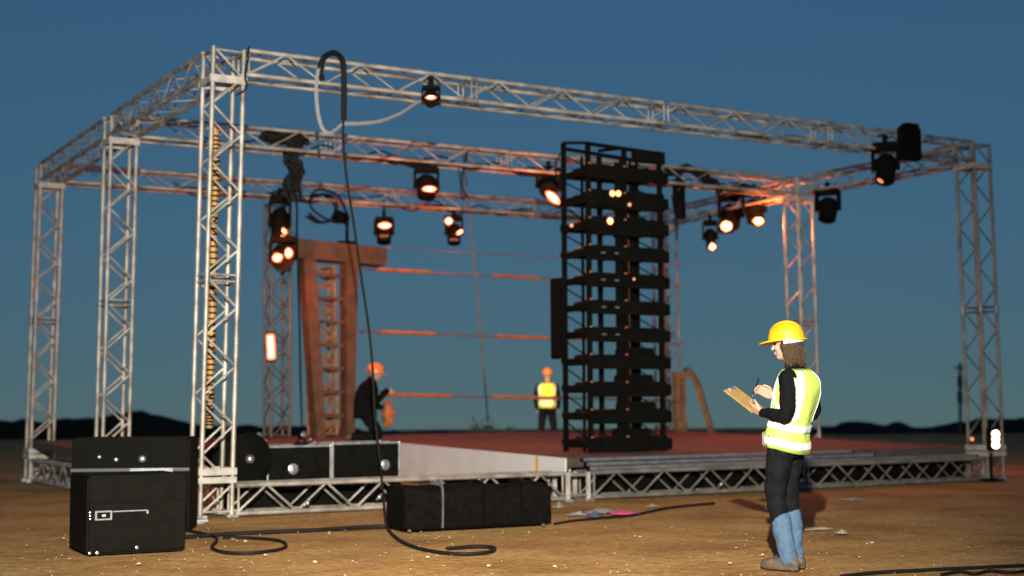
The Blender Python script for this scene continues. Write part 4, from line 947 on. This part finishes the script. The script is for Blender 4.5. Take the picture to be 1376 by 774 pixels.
# clipboard held in the hand
cb = A_.P((.305, .075, 1.215)); fx = (A_.F*.78+Vector((0, 0, .60))-A_.L*-.15).normalized(); lx = (-A_.L+fx*A_.L.dot(fx)+Vector((0, 0, .12))).normalized(); lx = (lx-fx*lx.dot(fx)).normalized(); nx = lx.cross(fx)
t = thing('clipboard', 'tan clipboard held by the worker in the yellow hard hat', 'clipboard', cb); rot = Matrix((lx, fx, nx)).transposed().to_4x4()
box('board', cb, (.20, .27, .006), CLIP, t, rot, .002); up_ = 1 if nx.z > 0 else -1
box('paper', cb+nx*.0055*up_, (.18, .23, .003), CLIP, t, rot, .0005); box('clip', cb+fx*.115+nx*.012*up_, (.09, .03, .014), STL, t, rot, .003)
pn = A_.P(Vector(Rtp)+Vector((.0, .02, .0))); t = thing('pen', 'black pen in the raised hand above the clipboard', 'pen', pn); tube('barrel', pn-Vector((0, 0, .05))+A_.F*.02, pn+Vector((0, 0, .07))-A_.F*.03, .005, BLK, t, 8); tube('tip', pn-Vector((0, 0, .065))+A_.F*.027, pn-Vector((0, 0, .05))+A_.F*.02, .003, SIL, t, 6)

# ---- the far worker standing beyond the deck
Dm = 31.; q = atd(735.5, 541, Dm); hz = atd(735.5, 496, Dm).z; zg = hz-1.77
B_ = Fig('person', 'far worker in orange helmet and yellow vest standing beyond the deck, seen from behind', 'person', (q.x, q.y, zg), fwd*1+rgt*.05)
rowsB = [(.88, 0, .12, .17, 0), (1.0, 0, .12, .165, 0), (1.15, 0, .125, .175, 0), (1.3, -.01, .13, .195, 0), (1.4, -.01, .11, .185, 0), (1.46, -.01, .075, .11, 0), (1.49, 0, .055, .06, 0)]
bm = bmesh.new(); B_.torso(bm, [(z, c, d*.9, w*.9, l) for z, c, d, w, l in rowsB]); B_.chain(bm, [(0, 0, 1.45), (.01, 0, 1.56)], [.058, .055], 3); head_shape(B_, bm, (.02, 0, 1.635), 1.0)
armB = {1: [(-.01, .19, 1.40), (-.05, .245, 1.13), (.06, .24, .93)], -1: [(-.01, -.19, 1.40), (-.05, -.245, 1.13), (.06, -.24, .93)]}
for k_, J in armB.items(): B_.chain(bm, J, [.05, .042, .028]); hand(B_, bm, J[2], (J[2][0]+.07, J[2][1], J[2][2]-.09), (0, -k_, 0), (1, 0, 0), .5)
legB = {k_: [(0, .09*k_, .9), (.02, .13*k_, .5), (0, .16*k_, .1)] for k_ in (1, -1)}
for J in legB.values(): B_.chain(bm, J, [.088, .062, .04]); B_.chain(bm, [(J[2][0]-.02, J[2][1], .05), (J[2][0]+.16, J[2][1], .035)], [.036, .028], 3)
B_.fuse('body', bm, SKIN, B_.t, .012, 2)
bm = bmesh.new(); B_.torso(bm, rowsB, .004)
for J in armB.values(): B_.chain(bm, J, [.066, .056, .042])
B_.fuse('jacket', bm, SHIRT, B_.t, .013, 2, .03)
bm = bmesh.new(); B_.torso(bm, [(.84, 0, .11, .165, 0), (.92, 0, .125, .172, 0), (1.0, 0, .122, .168, 0)])
for J in legB.values(): B_.chain(bm, J, [.102, .078, .062])
B_.fuse('trousers', bm, TROU, B_.t, .013, 2, .03)
for k_, J in legB.items():
    bm = bmesh.new(); B_.chain(bm, [(J[2][0]-.03, J[2][1], .05), (J[2][0]+.08, J[2][1], .05), (J[2][0]+.2, J[2][1], .04)], [.045, .046, .034], 3); B_.fuse('boot', bm, BOOT, B_.t, .012, 1)
v_ = vest_mesh(B_, rowsB, .92, 1.46, 0, 360, .024, VESTY, 'safety_vest', B_.t, .008, 12, 36, None, True)
for z0, z1 in ((.97, 1.03), (1.07, 1.13)): vest_mesh(B_, rowsB, z0, z1, 0, 360, .034, TAPE, 'reflective_band', v_, .004, 2, 36, None, True)
for th in (128, 232): vest_mesh(B_, rowsB, 1.13, 1.455, th-13, th+13, .034, TAPE, 'reflective_band', v_, .004, 6, 4)
helmet(B_, (.02, 0, 1.635), HELO, .96)

# ---- the kneeling worker on the deck
kx = ony(499, 583, 6.1); kz = dz(6.1)+.004
C_ = Fig('person', 'worker in dark jacket and orange helmet kneeling on the deck beside the portal frame', 'person', (kx.x, 6.1, kz), rgt*1+fwd*.15)
rowsC = [(.36, -.10, .17, .20, 0), (.50, -.10, .175, .20, 0), (.66, -.09, .175, .21, 0), (.80, -.07, .165, .21, 0), (.90, -.05, .13, .19, 0), (.96, -.02, .085, .12, 0), (.99, .0, .06, .065, 0)]
legC = {k_: [(-.10, .10*k_, .44), (.10, .12*k_, .12), (.0, .12*k_, .075), (-.30, .12*k_, .07)] for k_ in (1, -1)}
armC = {1: [(-.05, .20, .88), (.0, .26, .62), (.19, .18, .52)], -1: [(-.05, -.20, .88), (.04, -.25, .64), (.24, -.12, .80)]}
bm = bmesh.new(); C_.torso(bm, [(z, c, d*.88, w*.88, l) for z, c, d, w, l in rowsC]); C_.chain(bm, [(-.02, 0, .95), (.03, 0, 1.02)], [.06, .055], 3); head_shape(C_, bm, (.06, 0, 1.075), 1.0)
for k_, J in armC.items(): C_.chain(bm, J, [.05, .042, .028]); hand(C_, bm, J[2], (J[2][0]+.1, J[2][1]-.02*k_, J[2][2]-.02), (0, -k_, -.3), (0, 0, 1), .8)
for J in legC.values(): C_.chain(bm, J, [.09, .07, .055, .045]); C_.chain(bm, [(-.30, J[3][1], .07), (-.36, J[3][1], .04)], [.042, .03], 3)
C_.fuse('body', bm, SKIN, C_.t, .012, 2)
bm = bmesh.new(); C_.torso(bm, rowsC, .012)
for J in armC.values(): C_.chain(bm, J, [.078, .066, .05])
C_.chain(bm, [(-.02, 0, .95), (.01, 0, .99)], [.075, .066], 3); C_.fuse('jacket', bm, SHIRT, C_.t, .013, 2, .03)
bm = bmesh.new(); C_.torso(bm, [(.36, -.09, .14, .18, 0), (.46, -.10, .148, .19, 0), (.54, -.10, .145, .185, 0)])
for J in legC.values(): C_.chain(bm, J, [.108, .088, .07, .062])
C_.fuse('trousers', bm, TROU, C_.t, .013, 2, .03)
for k_, J in legC.items():
    bm = bmesh.new(); C_.chain(bm, [(-.27, J[3][1], .075), (-.36, J[3][1], .075), (-.38, J[3][1], .05), (-.36, J[3][1], .04)], [.05, .05, .045, .04], 3); C_.fuse('boot', bm, BOOT, C_.t, .012, 1)
helmet(C_, (.06, 0, 1.075), HELO, 1.0, 0, R(10))
# orange bag in front of the kneeling worker
ob = C_.P((.27, .10, .42)); t = thing('tool_bag', 'orange crumpled tool bag held in front of the kneeling worker', 'bag', ob)
bm = bmesh.new(); qv = bmesh.ops.create_icosphere(bm, subdivisions=3, radius=1)
for v in qv['verts']:
    w = 1+.45*noise.noise((v.co.x*1.7, v.co.y*1.7, v.co.z*1.7+4)); v.co = Vector((v.co.x*.10*w, v.co.y*.11*w, v.co.z*.19*w))+ob
link('sack', mesh_from('sack', bm, True), ORP, t)
for s_ in (-.04, .04): cable('handle', [ob+Vector((s_, -.05, .14)), ob+Vector((s_, 0, .24)), ob+Vector((s_, .05, .14))], .010, ORP, t)

# ------------------------------------------------------------------ cable runs along the roof trusses
def run(label, A, B, n_, sag, seed, r=.014):
    rr = random.Random(seed); A = Vector(A); B = Vector(B); pts = []
    for i in range(n_+1):
        t_ = i/n_; q = A.lerp(B, t_); q += Vector((rr.uniform(-.03, .03), rr.uniform(-.05, .05), (0 if i % 2 == 0 else -sag*rr.uniform(.3, 1.2))+rr.uniform(-.02, .02))); pts.append(q)
    tag(cable('cable_run', pts, r, RUB, None, 6, 6), label, 'cable', 'cables along the roof trusses')
run('black cable sagging along the mid-stage truss', (1.2, 4.2, HT-.16), (11.6, 4.0, HT-.16), 22, .16, 3)
run('thicker black cable lying inside the mid-stage truss', (2.4, 4.32, HT-HB+.05), (11.2, 4.12, HT-HB+.05), 16, .05, 4, .022)
run('black cable sagging along the rearmost roof truss', (2.2, 8.6, HT-.15), (12.0, 8.45, HT-.15), 20, .18, 5)
run('thicker black cable lying inside the rearmost roof truss', (1.0, 8.7, HT-HB+.05), (12.0, 8.5, HT-HB+.05), 14, .05, 6, .022)
run('black cable sagging along the side truss beside the round lit lamps', (12.05, 4.4, HT-.2), (12.3, 8.2, HT-.2), 9, .14, 7)
run('black cable lying inside the front roof truss', (5.2, .2, HT-HB+.05), (11.8, .2, HT-HB+.05), 12, .03, 8, .016)
